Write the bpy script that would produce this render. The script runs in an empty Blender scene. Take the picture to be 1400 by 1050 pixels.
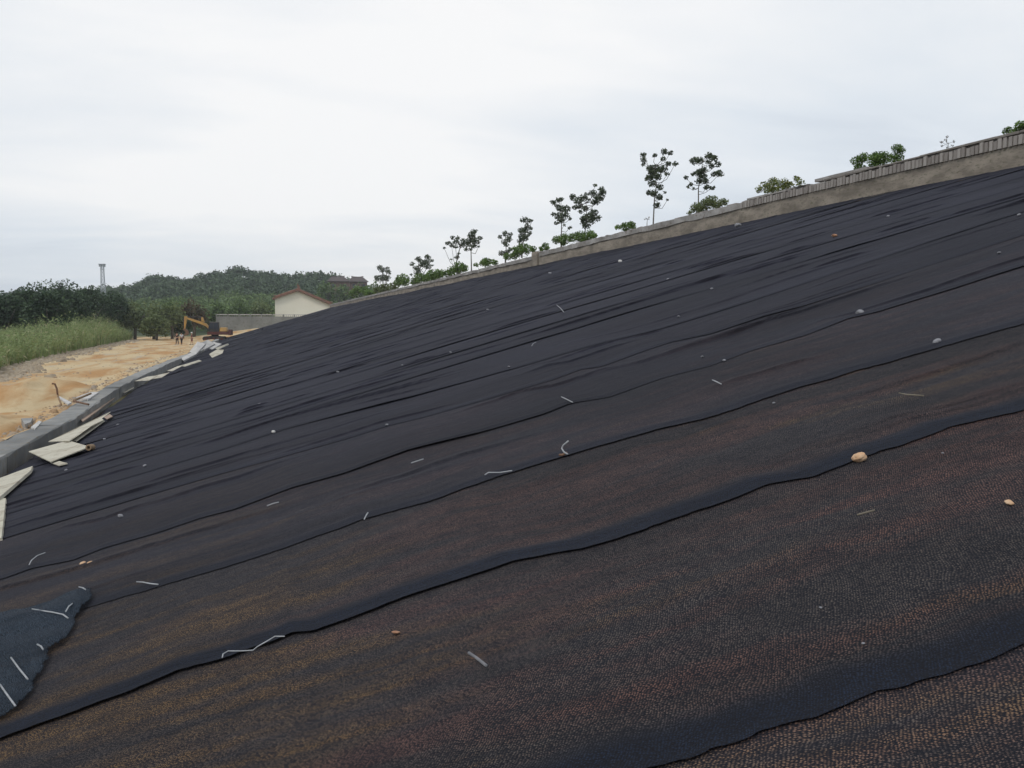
import bpy, bmesh, math, random
import numpy as np
from mathutils import Vector, Matrix

# ------------------------------------------------------------------ camera, sky, sun, exposure
SC = bpy.context.scene
COL = SC.collection
F, VPX, VPY = 1100.0, 338.0, 442.0
CAM = np.array([0.0, 0.0, 3.1])
PITCH = math.atan((525 - VPY) / F)
YAW = math.atan((700 - VPX) / F * math.cos(PITCH))
fwd = np.array([math.sin(YAW) * math.cos(PITCH), math.cos(YAW) * math.cos(PITCH), -math.sin(PITCH)])
rgt = np.array([math.cos(YAW), -math.sin(YAW), 0.0])
upv = np.cross(rgt, fwd)
cd = bpy.data.cameras.new('camera')
cam = bpy.data.objects.new('camera', cd)
COL.objects.link(cam)
cd.sensor_width = 36.0
cd.lens = 36.0 * F / 1400.0
cd.clip_start = 0.05
cd.clip_end = 6000.0
cam.location = CAM
cam.rotation_euler = (math.pi / 2 - PITCH, 0, -YAW)
SC.camera = cam

SUN_EL, SUN_AZ = math.radians(52), math.radians(-128)     # azimuth from +Y towards +X
W = bpy.data.worlds.new('World')
SC.world = W
W.use_nodes = True
nt = W.node_tree
for n in list(nt.nodes):
    nt.nodes.remove(n)
def wn(t, **kw):
    n = nt.nodes.new(t)
    for k, v in kw.items():
        setattr(n, k, v)
    return n
out = wn('ShaderNodeOutputWorld'); bg = wn('ShaderNodeBackground'); bg.inputs[1].default_value = 0.1
sky = wn('ShaderNodeTexSky', sky_type='NISHITA', sun_disc=False)
sky.sun_elevation = SUN_EL
sky.sun_rotation = SUN_AZ
tc = wn('ShaderNodeTexCoord')
sep = wn('ShaderNodeSeparateXYZ'); nt.links.new(tc.outputs['Generated'], sep.inputs[0])
def wmath(op, a, b=None, c=None, clamp=False):
    n = wn('ShaderNodeMath', operation=op, use_clamp=clamp)
    for i, v in enumerate((a, b, c)):
        if v is None: continue
        if isinstance(v, (int, float)): n.inputs[i].default_value = v
        else: nt.links.new(v, n.inputs[i])
    return n.outputs[0]
zc = wmath('ADD', wmath('MAXIMUM', sep.outputs[2], 0.0), 0.16)
cx = wmath('DIVIDE', sep.outputs[0], zc); cy = wmath('DIVIDE', sep.outputs[1], zc)
cmb = wn('ShaderNodeCombineXYZ'); nt.links.new(cx, cmb.inputs[0]); nt.links.new(cy, cmb.inputs[1])
def wnoise(scale, detail, rough, loc, stretch):
    mp = wn('ShaderNodeMapping'); nt.links.new(cmb.outputs[0], mp.inputs[0])
    mp.inputs['Location'].default_value = loc; mp.inputs['Scale'].default_value = stretch
    mp.inputs['Rotation'].default_value = (0, 0, 0.25)
    n = wn('ShaderNodeTexNoise'); nt.links.new(mp.outputs[0], n.inputs['Vector'])
    n.inputs['Scale'].default_value = scale; n.inputs['Detail'].default_value = detail; n.inputs['Roughness'].default_value = rough
    n.inputs['Distortion'].default_value = 0.25
    return n.outputs['Fac']
n1 = wnoise(0.55, 4, 0.5, (3.1, 1.2, 0.0), (0.6, 1.0, 1))
n2 = wnoise(1.8, 6, 0.55, (0.4, 7.0, 2.0), (0.5, 1.0, 1))
cl = wmath('ADD', wmath('MULTIPLY', n1, 0.65), wmath('MULTIPLY', n2, 0.35))
mr = wn('ShaderNodeMapRange'); nt.links.new(cl, mr.inputs[0])
mr.inputs['From Min'].default_value = 0.40; mr.inputs['From Max'].default_value = 0.60
# the cloud deck thins and whitens towards the upper left of the view
sd = wn('ShaderNodeVectorMath', operation='DOT_PRODUCT'); nt.links.new(tc.outputs['Generated'], sd.inputs[0])
bd = fwd * 1.0 - rgt * 0.25 + upv * 0.33
sd.inputs[1].default_value = tuple(bd / np.linalg.norm(bd))
thin = wn('ShaderNodeMapRange'); nt.links.new(sd.outputs['Value'], thin.inputs[0])
thin.inputs['From Min'].default_value = 0.80; thin.inputs['From Max'].default_value = 1.0
low = wn('ShaderNodeMapRange'); nt.links.new(sep.outputs[2], low.inputs[0]); low.inputs['From Min'].default_value = 0.0; low.inputs['From Max'].default_value = 0.3
low.inputs['To Min'].default_value = -0.24; low.inputs['To Max'].default_value = 0.10
mixf = wmath('ADD', low.outputs[0], wmath('ADD', wmath('MULTIPLY', mr.outputs[0], 0.6), wmath('MULTIPLY', thin.outputs[0], 0.6)), clamp=True)
cr = wn('ShaderNodeValToRGB'); nt.links.new(mixf, cr.inputs[0])
els = cr.color_ramp.elements
els[0].position = 0.0; els[0].color = (0.60, 0.665, 0.755, 1)
els[1].position = 1.0; els[1].color = (1.0, 1.0, 1.0, 1)
e = els.new(0.45); e.color = (0.785, 0.84, 0.90, 1)
sc10 = wn('ShaderNodeVectorMath', operation='SCALE'); nt.links.new(cr.outputs[0], sc10.inputs[0]); sc10.inputs['Scale'].default_value = 10.1
mx = wn('ShaderNodeMix', data_type='RGBA'); mx.inputs[0].default_value = 0.95
nt.links.new(sky.outputs[0], mx.inputs[6]); nt.links.new(sc10.outputs[0], mx.inputs[7])
nt.links.new(mx.outputs[2], bg.inputs[0]); nt.links.new(bg.outputs[0], out.inputs[0])

sl = bpy.data.lights.new('sun', 'SUN'); sl.energy = 1.2; sl.angle = math.radians(14); sl.color = (1, 0.96, 0.9)
sun = bpy.data.objects.new('sun', sl); COL.objects.link(sun)
sdir = Vector((math.sin(SUN_AZ) * math.cos(SUN_EL), math.cos(SUN_AZ) * math.cos(SUN_EL), math.sin(SUN_EL)))
sun.rotation_euler = sdir.to_track_quat('Z', 'Y').to_euler()
SC.view_settings.view_transform = 'Standard'
SC.view_settings.look = 'None'
SC.view_settings.exposure = 0.0
SC.view_settings.gamma = 1.0

# ------------------------------------------------------------------ pixel (of the 1400 x 1050 photo) to place
def ray(x, y): return fwd + rgt * (x - 700) / F - upv * (y - 525) / F
def at_plane(x, y, lift=0.0, s=0.3, z0=1.5):
    d = ray(x, y); t = (z0 + lift - CAM[2]) / (d[2] - s * d[0]); return CAM + t * d
def at_road(x, y, z=0.0):
    d = ray(x, y); return CAM + d * (z - CAM[2]) / d[2]
def at_X(x, y, X):
    d = ray(x, y); return CAM + d * X / d[0]
def at_Y(x, y, Y):
    d = ray(x, y); return CAM + d * Y / d[1]
def px_size(p, px):                      # metres covered by px photo pixels at p
    return px * float((np.array(p) - CAM) @ fwd) / F

# ------------------------------------------------------------------ noise
def _hash(ix, iy, seed):
    h = (ix.astype(np.int64) * 374761393 + iy.astype(np.int64) * 668265263 + seed * 1442695041) & 0xffffffff
    h = ((h ^ (h >> 13)) * 1274126177) & 0xffffffff
    return ((h ^ (h >> 16)) & 0xffff) / 65535.0
def vnoise(x, y, seed=0):
    x = np.asarray(x, float); y = np.asarray(y, float)
    ix = np.floor(x); iy = np.floor(y); fx = x - ix; fy = y - iy
    fx = fx * fx * (3 - 2 * fx); fy = fy * fy * (3 - 2 * fy)
    a = _hash(ix, iy, seed); b = _hash(ix + 1, iy, seed); c = _hash(ix, iy + 1, seed); d = _hash(ix + 1, iy + 1, seed)
    return (a * (1 - fx) + b * fx) * (1 - fy) + (c * (1 - fx) + d * fx) * fy * 1.0
def fbm(x, y, seed=0, o=3):
    s = 0; a = 0.5
    for i in range(o):
        s = s + a * vnoise(x * 2 ** i, y * 2 ** i, seed + i * 17); a *= 0.5
    return s / (1 - 0.5 ** o)

# ------------------------------------------------------------------ object helpers
def tag(o, label=None, cat=None, group=None, kind=None):
    if label: o['label'] = label
    if cat: o['category'] = cat
    if group: o['group'] = group
    if kind: o['kind'] = kind
    return o
def empty(name, loc=(0, 0, 0), rz=0.0):
    o = bpy.data.objects.new(name, None); COL.objects.link(o)
    o.location = loc; o.rotation_euler = (0, 0, rz); o.empty_display_size = 0.3
    return o
def link_mesh(name, me, mat=None, parent=None, smooth=False):
    if mat is not None: me.materials.append(mat)
    o = bpy.data.objects.new(name, me); COL.objects.link(o)
    if parent is not None: o.parent = parent
    if smooth:
        me.polygons.foreach_set('use_smooth', np.ones(len(me.polygons), bool))
    return o
def mesh_np(name, V, Q, mat=None, parent=None, smooth=False, uv=None):
    V = np.asarray(V, np.float32); Q = np.asarray(Q, np.int32)
    k = Q.shape[1]
    me = bpy.data.meshes.new(name)
    me.vertices.add(len(V)); me.vertices.foreach_set('co', V.ravel())
    me.loops.add(Q.size); me.loops.foreach_set('vertex_index', Q.ravel())
    me.polygons.add(len(Q)); me.polygons.foreach_set('loop_start', np.arange(0, Q.size, k, dtype=np.int32))
    if uv is not None:
        l = me.uv_layers.new(name='UVMap'); l.data.foreach_set('uv', np.asarray(uv, np.float32)[Q.ravel()].ravel())
    me.update(calc_edges=True); me.validate()
    return link_mesh(name, me, mat, parent, smooth)
def grid_faces(nu, nv):
    i = np.arange(nu - 1)[:, None] * nv + np.arange(nv - 1)[None, :]
    i = i.ravel()
    return np.stack([i, i + nv, i + nv + 1, i + 1], 1)
class MB:
    def __init__(s): s.v = []; s.f = []
    def add(s, vs, fs):
        b = len(s.v); s.v += [tuple(map(float, q)) for q in vs]; s.f += [tuple(b + i for i in f) for f in fs]; return s
    def box(s, c, d, rz=0.0, M=None, taper=1.0):
        h = [q / 2 for q in d]; vs = []
        for z in (-1, 1):
            t = taper if z > 0 else 1.0
            for x, y in ((-1, -1), (1, -1), (1, 1), (-1, 1)):
                p = Vector((x * h[0] * t, y * h[1] * t, z * h[2]))
                if M is not None: p = M @ p
                p = Matrix.Rotation(rz, 3, 'Z') @ p
                vs.append((p.x + c[0], p.y + c[1], p.z + c[2]))
        return s.add(vs, [(3, 2, 1, 0), (4, 5, 6, 7), (0, 1, 5, 4), (1, 2, 6, 5), (2, 3, 7, 6), (3, 0, 4, 7)])
    def tube(s, pts, rad, n=6, cap=True):
        pts = [Vector(p) for p in pts]
        if isinstance(rad, (int, float)): rad = [rad] * len(pts)
        rings = []; prev = None
        for i, p in enumerate(pts):
            t = (pts[min(i + 1, len(pts) - 1)] - pts[max(i - 1, 0)])
            if t.length < 1e-9: t = Vector((0, 0, 1))
            t.normalize()
            a = prev if prev is not None else (Vector((0, 0, 1)) if abs(t.z) < .9 else Vector((1, 0, 0)))
            a = (a - t * a.dot(t)); a.normalize(); b = t.cross(a); prev = a
            rings.append([p + (a * math.cos(2 * math.pi * k / n) + b * math.sin(2 * math.pi * k / n)) * rad[i] for k in range(n)])
        vs = [q for r in rings for q in r]; fs = []
        for i in range(len(rings) - 1):
            for k in range(n):
                fs.append((i * n + k, i * n + (k + 1) % n, (i + 1) * n + (k + 1) % n, (i + 1) * n + k))
        if cap:
            fs.append(tuple(range(n - 1, -1, -1))); fs.append(tuple((len(rings) - 1) * n + k for k in range(n)))
        return s.add(vs, fs)
    def prism(s, poly, thick, axis):                 # poly: 3-D points, axis: extrude vector
        n = len(poly); ax = Vector(axis).normalized() * thick
        vs = [Vector(p) for p in poly] + [Vector(p) + ax for p in poly]
        return s.add(vs, [tuple(range(n - 1, -1, -1)), tuple(range(n, 2 * n))] + [(i, (i + 1) % n, n + (i + 1) % n, n + i) for i in range(n)])
    def build(s, name, mat, parent=None, smooth=False, bevel=0.0):
        me = bpy.data.meshes.new(name); me.from_pydata(s.v, [], s.f)
        bm = bmesh.new(); bm.from_mesh(me); bmesh.ops.recalc_face_normals(bm, faces=bm.faces)
        if bevel: bmesh.ops.bevel(bm, geom=list(bm.edges), offset=bevel, segments=1, affect='EDGES')
        bm.to_mesh(me); bm.free()
        return link_mesh(name, me, mat, parent, smooth)

# ------------------------------------------------------------------ materials
class NT:
    def __init__(s, name):
        s.m = bpy.data.materials.new(name); s.m.use_nodes = True; s.t = s.m.node_tree
        s.b = s.t.nodes['Principled BSDF']; s.b.inputs['Specular IOR Level'].default_value = 0.25
        s.b.inputs['Roughness'].default_value = 0.85; s.o = s.t.nodes['Material Output']
    def n(s, ty, **kw):
        n = s.t.nodes.new(ty)
        for k, v in kw.items(): setattr(n, k, v)
        return n
    def put(s, sock, v):
        if v is None: return
        if isinstance(v, bpy.types.NodeSocket): s.t.links.new(v, sock)
        elif isinstance(v, (tuple, list)) and len(v) == 3 and sock.type == 'RGBA': sock.default_value = (*v, 1)
        else: sock.default_value = v
    def math(s, op, a, b=None, c=None, clamp=False):
        n = s.n('ShaderNodeMath', operation=op, use_clamp=clamp)
        for i, v in enumerate((a, b, c)): s.put(n.inputs[i], v)
        return n.outputs[0]
    def mix(s, f, a, b, blend='MIX'):
        n = s.n('ShaderNodeMix', data_type='RGBA', blend_type=blend)
        s.put(n.inputs[0], f); s.put(n.inputs[6], a); s.put(n.inputs[7], b); return n.outputs[2]
    def coord(s, which='Object'): return s.n('ShaderNodeTexCoord').outputs[which]
    def map(s, v, scale=(1, 1, 1), rot=(0, 0, 0), loc=(0, 0, 0)):
        n = s.n('ShaderNodeMapping'); s.put(n.inputs[0], v); n.inputs['Scale'].default_value = scale
        n.inputs['Rotation'].default_value = rot; n.inputs['Location'].default_value = loc; return n.outputs[0]
    def noise(s, v, scale, detail=3, rough=0.55, out='Fac', dist=0.0):
        n = s.n('ShaderNodeTexNoise'); s.put(n.inputs['Vector'], v); n.inputs['Scale'].default_value = scale
        n.inputs['Detail'].default_value = detail; n.inputs['Roughness'].default_value = rough; n.inputs['Distortion'].default_value = dist
        return n.outputs[out]
    def ramp(s, v, a, b, lo=0.0, hi=1.0, smooth=True):
        n = s.n('ShaderNodeMapRange', interpolation_type='SMOOTHSTEP' if smooth else 'LINEAR'); s.put(n.inputs[0], v)
        for nm, q in (('From Min', a), ('From Max', b), ('To Min', lo), ('To Max', hi)): s.put(n.inputs[nm], q)
        return n.outputs[0]
    def bump(s, h, strength=0.5, dist=0.01, nrm=None):
        n = s.n('ShaderNodeBump'); n.inputs['Strength'].default_value = strength; n.inputs['Distance'].default_value = dist
        s.put(n.inputs['Height'], h); s.put(n.inputs['Normal'], nrm); return n.outputs[0]
    def done(s, color, rough=None, normal=None, spec=None):
        s.put(s.b.inputs['Base Color'], color); s.put(s.b.inputs['Roughness'], rough); s.put(s.b.inputs['Normal'], normal)
        s.put(s.b.inputs['Specular IOR Level'], spec); return s.m

def mat_mottled(name, c1, c2, scale=6.0, rough=0.85, bump=0.3, bdist=0.01, c3=None, spec=0.25, stretch=(1, 1, 1)):
    t = NT(name); v = t.map(t.coord(), scale=stretch)
    n1 = t.noise(v, scale, 5, 0.6); n2 = t.noise(v, scale * 7.3, 4, 0.6)
    c = t.mix(t.ramp(n1, 0.32, 0.68), c1, c2)
    if c3 is not None: c = t.mix(t.ramp(n2, 0.5, 0.75), c, c3)
    return t.done(c, rough, t.bump(n2, bump, bdist), spec)
def mat_leaf(name, c1, c2, c3=None, scale=1.3, trans=0.25):
    t = NT(name); v = t.coord()
    n = t.noise(v, scale, 3, 0.6); w = t.n('ShaderNodeTexWhiteNoise'); t.put(w.inputs['Vector'], t.n('ShaderNodeNewGeometry').outputs['Random Per Island'])
    rnd = t.n('ShaderNodeNewGeometry').outputs['Random Per Island']
    c = t.mix(t.ramp(t.math('ADD', t.math('MULTIPLY', n, 0.6), t.math('MULTIPLY', rnd, 0.4)), 0.3, 0.7), c1, c2)
    if c3 is not None: c = t.mix(t.ramp(rnd, 0.86, 0.95), c, c3)
    t.done(c, 0.6, None, 0.2)
    tr = t.n('ShaderNodeBsdfTranslucent'); t.put(tr.inputs[0], c)
    ms = t.n('ShaderNodeMixShader'); ms.inputs[0].default_value = trans
    t.t.links.new(t.b.outputs[0], ms.inputs[1]); t.t.links.new(tr.outputs[0], ms.inputs[2]); t.t.links.new(ms.outputs[0], t.o.inputs[0])
    return t.m

def mat_net(name, loose=False):
    t = NT(name); uv = t.coord('UV')
    oi = t.n('ShaderNodeObjectInfo')
    sepn = t.n('ShaderNodeSeparateXYZ'); t.put(sepn.inputs[0], uv)
    v = sepn.outputs[1]
    so = t.n('ShaderNodeSeparateXYZ'); t.put(so.inputs[0], t.coord('Object'))
    sp = t.n('ShaderNodeSeparateColor'); t.put(sp.inputs[0], oi.outputs['Color'])
    soilk, hemk, fark = sp.outputs[0], sp.outputs[1], sp.outputs[2]
    # knit: rows of small loops, slightly slanted and wavy
    wob = t.noise(uv, 3.0, 2, 0.5, out='Color')
    uvw = t.n('ShaderNodeVectorMath', operation='MULTIPLY_ADD'); t.put(uvw.inputs[0], wob); uvw.inputs[1].default_value = (0.06, 0.06, 0); t.put(uvw.inputs[2], uv)
    kv = t.map(uvw.outputs[0], scale=(108, 152, 1), rot=(0, 0, 0.45))
    vo = t.n('ShaderNodeTexVoronoi', voronoi_dimensions='2D', feature='F1', distance='MANHATTAN'); t.put(vo.inputs['Vector'], kv)
    vo.inputs['Scale'].default_value = 1.0; vo.inputs['Randomness'].default_value = 0.55
    d = vo.outputs['Distance']
    cellr = t.n('ShaderNodeSeparateColor'); t.put(cellr.inputs[0], vo.outputs['Color'])
    fine = t.noise(uv, 240, 2, 0.6)
    patch = t.noise(uv, 7.0, 3, 0.6)
    loop = t.ramp(t.math('ADD', d, t.math('MULTIPLY', t.math('SUBTRACT', fine, 0.5), 0.8)), 0.62, 0.12)
    ck = t.math('MULTIPLY', t.ramp(cellr.outputs[0], 0.0, 1.0, 0.08, 1.5, smooth=False), t.ramp(patch, 0.3, 0.7, 0.6, 1.15))
    # where the brown earth shows through: streaks along the strip, none in the doubled hem
    st = t.noise(t.map(uv, scale=(0.42, 2.3, 1)), 1.0, 4, 0.55, dist=0.4)
    st2 = t.noise(t.map(uv, scale=(0.7, 6.5, 1), loc=(7, 3, 0)), 1.0, 4, 0.6, dist=0.6)
    sm = t.ramp(t.math('ADD', t.math('MULTIPLY', st, 0.5), t.math('MULTIPLY', st2, 0.5)), 0.43, 0.60)
    hem = t.ramp(t.math('ADD', v, t.math('MULTIPLY', t.math('SUBTRACT', st2, 0.5), 0.22)), 0.10, 0.26)
    hemm = t.math('MULTIPLY', t.math('SUBTRACT', 1.0, hem), hemk)
    sm = t.math('MULTIPLY', t.math('MULTIPLY', sm, hem), soilk, clamp=True)
    hue = t.math('ADD', t.noise(t.map(uv, scale=(0.5, 1.6, 1), loc=(3, 9, 0)), 1.0, 3, 0.6), t.ramp(so.outputs[0], -0.6, 1.5, 0.15, -0.11))
    soil = t.mix(t.ramp(hue, 0.42, 0.60), (0.20, 0.110, 0.088), (0.26, 0.155, 0.066))
    thread = t.mix(fine, (0.0075, 0.008, 0.0115), (0.017, 0.0175, 0.023))
    grey = t.mix(t.ramp(cellr.outputs[1], 0.0, 1.0), (0.082, 0.070, 0.068), (0.128, 0.106, 0.092))
    speck = t.mix(sm, t.mix(t.math('SUBTRACT', 1.0, soilk), grey, (0.045, 0.046, 0.060)), soil)
    speck = t.mix(hemm, speck, (0.022, 0.032, 0.056))
    if loose: thread, speck = t.mix(fine, (0.012, 0.018, 0.028), (0.030, 0.040, 0.055)), t.mix(fine, (0.046, 0.062, 0.083), (0.07, 0.09, 0.113))
    c = t.mix(t.math('MULTIPLY', loop, ck, clamp=True), thread, speck)
    if not loose:
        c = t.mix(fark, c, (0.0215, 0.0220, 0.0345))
    var = t.n('ShaderNodeHueSaturation'); t.put(var.inputs['Color'], c)
    big = t.noise(t.map(uv, scale=(0.25, 0.9, 1)), 1.0, 4, 0.55)
    t.put(var.inputs['Value'], t.math('ADD', t.math('MULTIPLY', oi.outputs['Random'], 0.2), t.ramp(big, 0.3, 0.7, 0.72, 1.12)))
    ht = t.math('ADD', t.math('MULTIPLY', d, 0.6), t.math('MULTIPLY', fine, 0.5))
    b1 = t.bump(ht, 0.35, 0.006)
    wr = t.noise(t.map(uv, scale=(2.6, 11.0, 1)), 1.0, 5, 0.65, dist=0.6)
    b2 = t.bump(wr, 0.45, 0.04, b1)
    t.done(var.outputs[0], 0.8, b2, 0.10)
    if loose:                                     # open weave: the gaps between the threads let the slope show
        tr = t.n('ShaderNodeBsdfTransparent'); ms = t.n('ShaderNodeMixShader')
        t.put(ms.inputs[0], t.ramp(loop, 0.15, 0.6, 0.75, 0.0))
        t.t.links.new(t.b.outputs[0], ms.inputs[1]); t.t.links.new(tr.outputs[0], ms.inputs[2]); t.t.links.new(ms.outputs[0], t.o.inputs[0])
    return t.m

M = {}
M['net'] = mat_net('black_shade_net')
M['netblue'] = mat_net('folded_shade_net', True)
M['soil'] = mat_mottled('bank_soil', (0.17, 0.09, 0.05), (0.10, 0.06, 0.04), 1.5, c3=(0.22, 0.14, 0.08), bump=0.5, bdist=0.03)
M['ground'] = mat_mottled('scrub_ground', (0.17, 0.13, 0.06), (0.09, 0.11, 0.035), 0.08, c3=(0.22, 0.15, 0.08), bump=0.4, bdist=0.05)
M['hillground'] = mat_mottled('hill_undergrowth', (0.035, 0.055, 0.02), (0.05, 0.065, 0.028), 0.05)
M['concrete'] = mat_mottled('weathered_concrete', (0.20, 0.205, 0.205), (0.31, 0.305, 0.29), 1.1, c3=(0.26, 0.22, 0.16), bump=0.35, bdist=0.01)
_ct = M['concrete'].node_tree; _pb = _ct.nodes['Principled BSDF']; _src = _pb.inputs['Base Color'].links[0].from_socket
_hs = _ct.nodes.new('ShaderNodeHueSaturation'); _oi = _ct.nodes.new('ShaderNodeObjectInfo'); _mr = _ct.nodes.new('ShaderNodeMapRange')
_mr.inputs['To Min'].default_value = 0.72; _mr.inputs['To Max'].default_value = 1.15
_ct.links.new(_oi.outputs['Random'], _mr.inputs[0]); _ct.links.new(_mr.outputs[0], _hs.inputs['Value']); _ct.links.new(_src, _hs.inputs['Color']); _ct.links.new(_hs.outputs[0], _pb.inputs['Base Color'])
M['concrete_pale'] = mat_mottled('pale_concrete', (0.44, 0.43, 0.42), (0.56, 0.54, 0.51), 2.0, c3=(0.34, 0.32, 0.3))
M['mortar'] = mat_mottled('stained_render', (0.33, 0.285, 0.235), (0.17, 0.145, 0.12), 1.9, c3=(0.13, 0.125, 0.085), bump=0.5, bdist=0.015, stretch=(1, 0.55, 1.4))
M['coping'] = mat_mottled('coping_mortar', (0.36, 0.345, 0.33), (0.22, 0.205, 0.19), 0.9, c3=(0.16, 0.13, 0.11), bump=0.5, bdist=0.012)
def mat_brick():
    t = NT('coping_brick'); r = t.n('ShaderNodeNewGeometry').outputs['Random Per Island']
    c = t.mix(t.ramp(r, 0.0, 1.0, smooth=False), (0.21, 0.185, 0.17), (0.36, 0.33, 0.305))
    n = t.noise(t.coord(), 9, 4, 0.6); c = t.mix(t.ramp(n, 0.5, 0.8), c, (0.32, 0.31, 0.28))
    return t.done(c, 0.9, t.bump(n, 0.4, 0.01))
M['brick'] = mat_brick()
M['capstone'] = mat_mottled('weathered_capstone', (0.13, 0.115, 0.105), (0.24, 0.215, 0.19), 1.4, c3=(0.30, 0.28, 0.25), bump=0.5)
def mat_ply():
    t = NT('pale_plywood'); v = t.coord()
    g = t.noise(t.map(v, scale=(2, 22, 2)), 1.0, 4, 0.6); n = t.noise(v, 1.5, 4, 0.6)
    c = t.mix(g, (0.44, 0.405, 0.32), (0.55, 0.52, 0.43)); c = t.mix(t.ramp(n, 0.45, 0.75), c, (0.36, 0.32, 0.25)); c = t.mix(t.math('MULTIPLY', t.ramp(t.noise(v, 5.0, 5, 0.65), 0.54, 0.66), 0.6), c, (0.26, 0.20, 0.14))
    return t.done(c, 0.8, t.bump(g, 0.25, 0.004))
M['ply'] = mat_ply()
M['wood'] = mat_mottled('raw_timber', (0.30, 0.21, 0.13), (0.19, 0.13, 0.08), 4)
M['redply'] = mat_mottled('red_formwork', (0.28, 0.19, 0.14), (0.36, 0.28, 0.22), 3)
M['wire'] = mat_mottled('white_wire', (0.42, 0.43, 0.45), (0.30, 0.31, 0.32), 20, rough=0.5)
M['straw'] = mat_mottled('dry_straw', (0.22, 0.19, 0.15), (0.15, 0.13, 0.10), 20)
M['rust'] = mat_mottled('rusty_steel', (0.13, 0.075, 0.05), (0.2, 0.12, 0.08), 12)
M['stone'] = mat_mottled('tan_stone', (0.55, 0.33, 0.19), (0.62, 0.45, 0.30), 14, c3=(0.42, 0.26, 0.16))
M['stonew'] = mat_mottled('pale_stone', (0.27, 0.27, 0.29), (0.17, 0.17, 0.18), 18)
M['stoner'] = mat_mottled('orange_stone', (0.33, 0.16, 0.09), (0.42, 0.24, 0.15), 14)
M['bark'] = mat_mottled('sapling_bark', (0.09, 0.08, 0.07), (0.16, 0.145, 0.125), 9)
M['leafdark'] = mat_leaf('leaf_dark', (0.066, 0.088, 0.056), (0.122, 0.15, 0.09))
M['leafmid'] = mat_leaf('leaf_mid', (0.085, 0.145, 0.036), (0.15, 0.24, 0.06))
M['leafyel'] = mat_leaf('leaf_yellow_green', (0.10, 0.13, 0.03), (0.20, 0.23, 0.06), (0.35, 0.33, 0.12))
M['leafwood'] = mat_leaf('leaf_wood', (0.088, 0.14, 0.052), (0.155, 0.22, 0.078), scale=0.035, trans=0.15)
M['leafridge'] = mat_leaf('leaf_ridge', (0.058, 0.092, 0.056), (0.095, 0.138, 0.07), scale=0.03, trans=0.1)
M['leafbig'] = mat_leaf('leaf_broadleaf', (0.034, 0.062, 0.036), (0.078, 0.12, 0.058), scale=0.25, trans=0.15)
M['leafolive'] = mat_leaf('leaf_olive', (0.115, 0.15, 0.06), (0.20, 0.235, 0.10), scale=0.4)
M['leafbrown'] = mat_leaf('leaf_dry', (0.12, 0.085, 0.05), (0.075, 0.07, 0.04), scale=0.4)
M['reed'] = mat_leaf('reed_blade', (0.19, 0.25, 0.10), (0.31, 0.37, 0.165), (0.40, 0.37, 0.22), scale=0.35, trans=0.3)
M['cream'] = mat_mottled('cream_render', (0.84, 0.78, 0.64), (0.88, 0.83, 0.70), 0.3, bump=0.1)
M['tile'] = mat_mottled('red_brown_tile', (0.25, 0.13, 0.09), (0.17, 0.10, 0.08), 1.2)
M['greywall'] = mat_mottled('grey_panel', (0.19, 0.195, 0.185), (0.26, 0.265, 0.25), 0.35, c3=(0.15, 0.15, 0.13))
M['redwall'] = mat_mottled('brick_red_wall', (0.20, 0.125, 0.10), (0.15, 0.115, 0.10), 0.6)
M['darktile'] = mat_mottled('dark_tile', (0.085, 0.072, 0.07), (0.11, 0.09, 0.085), 0.8)
M['yellow'] = mat_mottled('excavator_yellow', (0.46, 0.27, 0.08), (0.37, 0.22, 0.075), 1.0, rough=0.5)
M['machine'] = mat_mottled('machine_dark', (0.03, 0.03, 0.035), (0.06, 0.055, 0.05), 3)
M['maroon'] = mat_mottled('machine_maroon', (0.11, 0.04, 0.035), (0.08, 0.035, 0.03), 3)
M['mast'] = mat_mottled('galvanised_mast', (0.40, 0.43, 0.45), (0.48, 0.5, 0.52), 2)
M['skin'] = mat_mottled('skin', (0.42, 0.25, 0.17), (0.38, 0.22, 0.15), 5, bump=0.0)
M['cl_white'] = mat_mottled('cloth_white', (0.7, 0.7, 0.72), (0.6, 0.6, 0.62), 6)
M['cl_dark'] = mat_mottled('cloth_dark', (0.035, 0.03, 0.035), (0.05, 0.04, 0.04), 6)
M['cl_maroon'] = mat_mottled('cloth_maroon', (0.19, 0.065, 0.075), (0.14, 0.05, 0.06), 6)
M['cl_grey'] = mat_mottled('cloth_grey', (0.25, 0.22, 0.25), (0.2, 0.18, 0.2), 6)
M['hair'] = mat_mottled('hair', (0.012, 0.011, 0.010), (0.02, 0.018, 0.016), 9)
M['helmet'] = mat_mottled('helmet', (0.75, 0.75, 0.75), (0.7, 0.7, 0.7), 3, rough=0.4)
def mat_glass():
    t = NT('cab_glass'); return t.done((0.03, 0.035, 0.05), 0.12, None, 0.5)
M['glass'] = mat_glass()
def mat_road():
    t = NT('orange_dirt'); v = t.coord()
    n1 = t.noise(t.map(v, scale=(0.42, 0.10, 1)), 1.0, 6, 0.6, dist=0.5); n2 = t.noise(v, 2.2, 7, 0.72); n3 = t.noise(t.map(v, scale=(0.8, 0.14, 1), loc=(4, 2, 0)), 1.0, 5, 0.6)
    c = t.mix(t.ramp(n1, 0.36, 0.6), (0.42, 0.24, 0.105), (0.54, 0.425, 0.26))
    c = t.mix(t.math('MULTIPLY', t.ramp(n3, 0.54, 0.66), 0.75), c, (0.42, 0.37, 0.29))
    c = t.mix(t.math('MULTIPLY', t.ramp(n2, 0.5, 0.75), 0.5), c, (0.30, 0.185, 0.09))
    return t.done(c, 0.95, t.bump(n2, 0.6, 0.06), 0.1)
M['road'] = mat_road()
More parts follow.
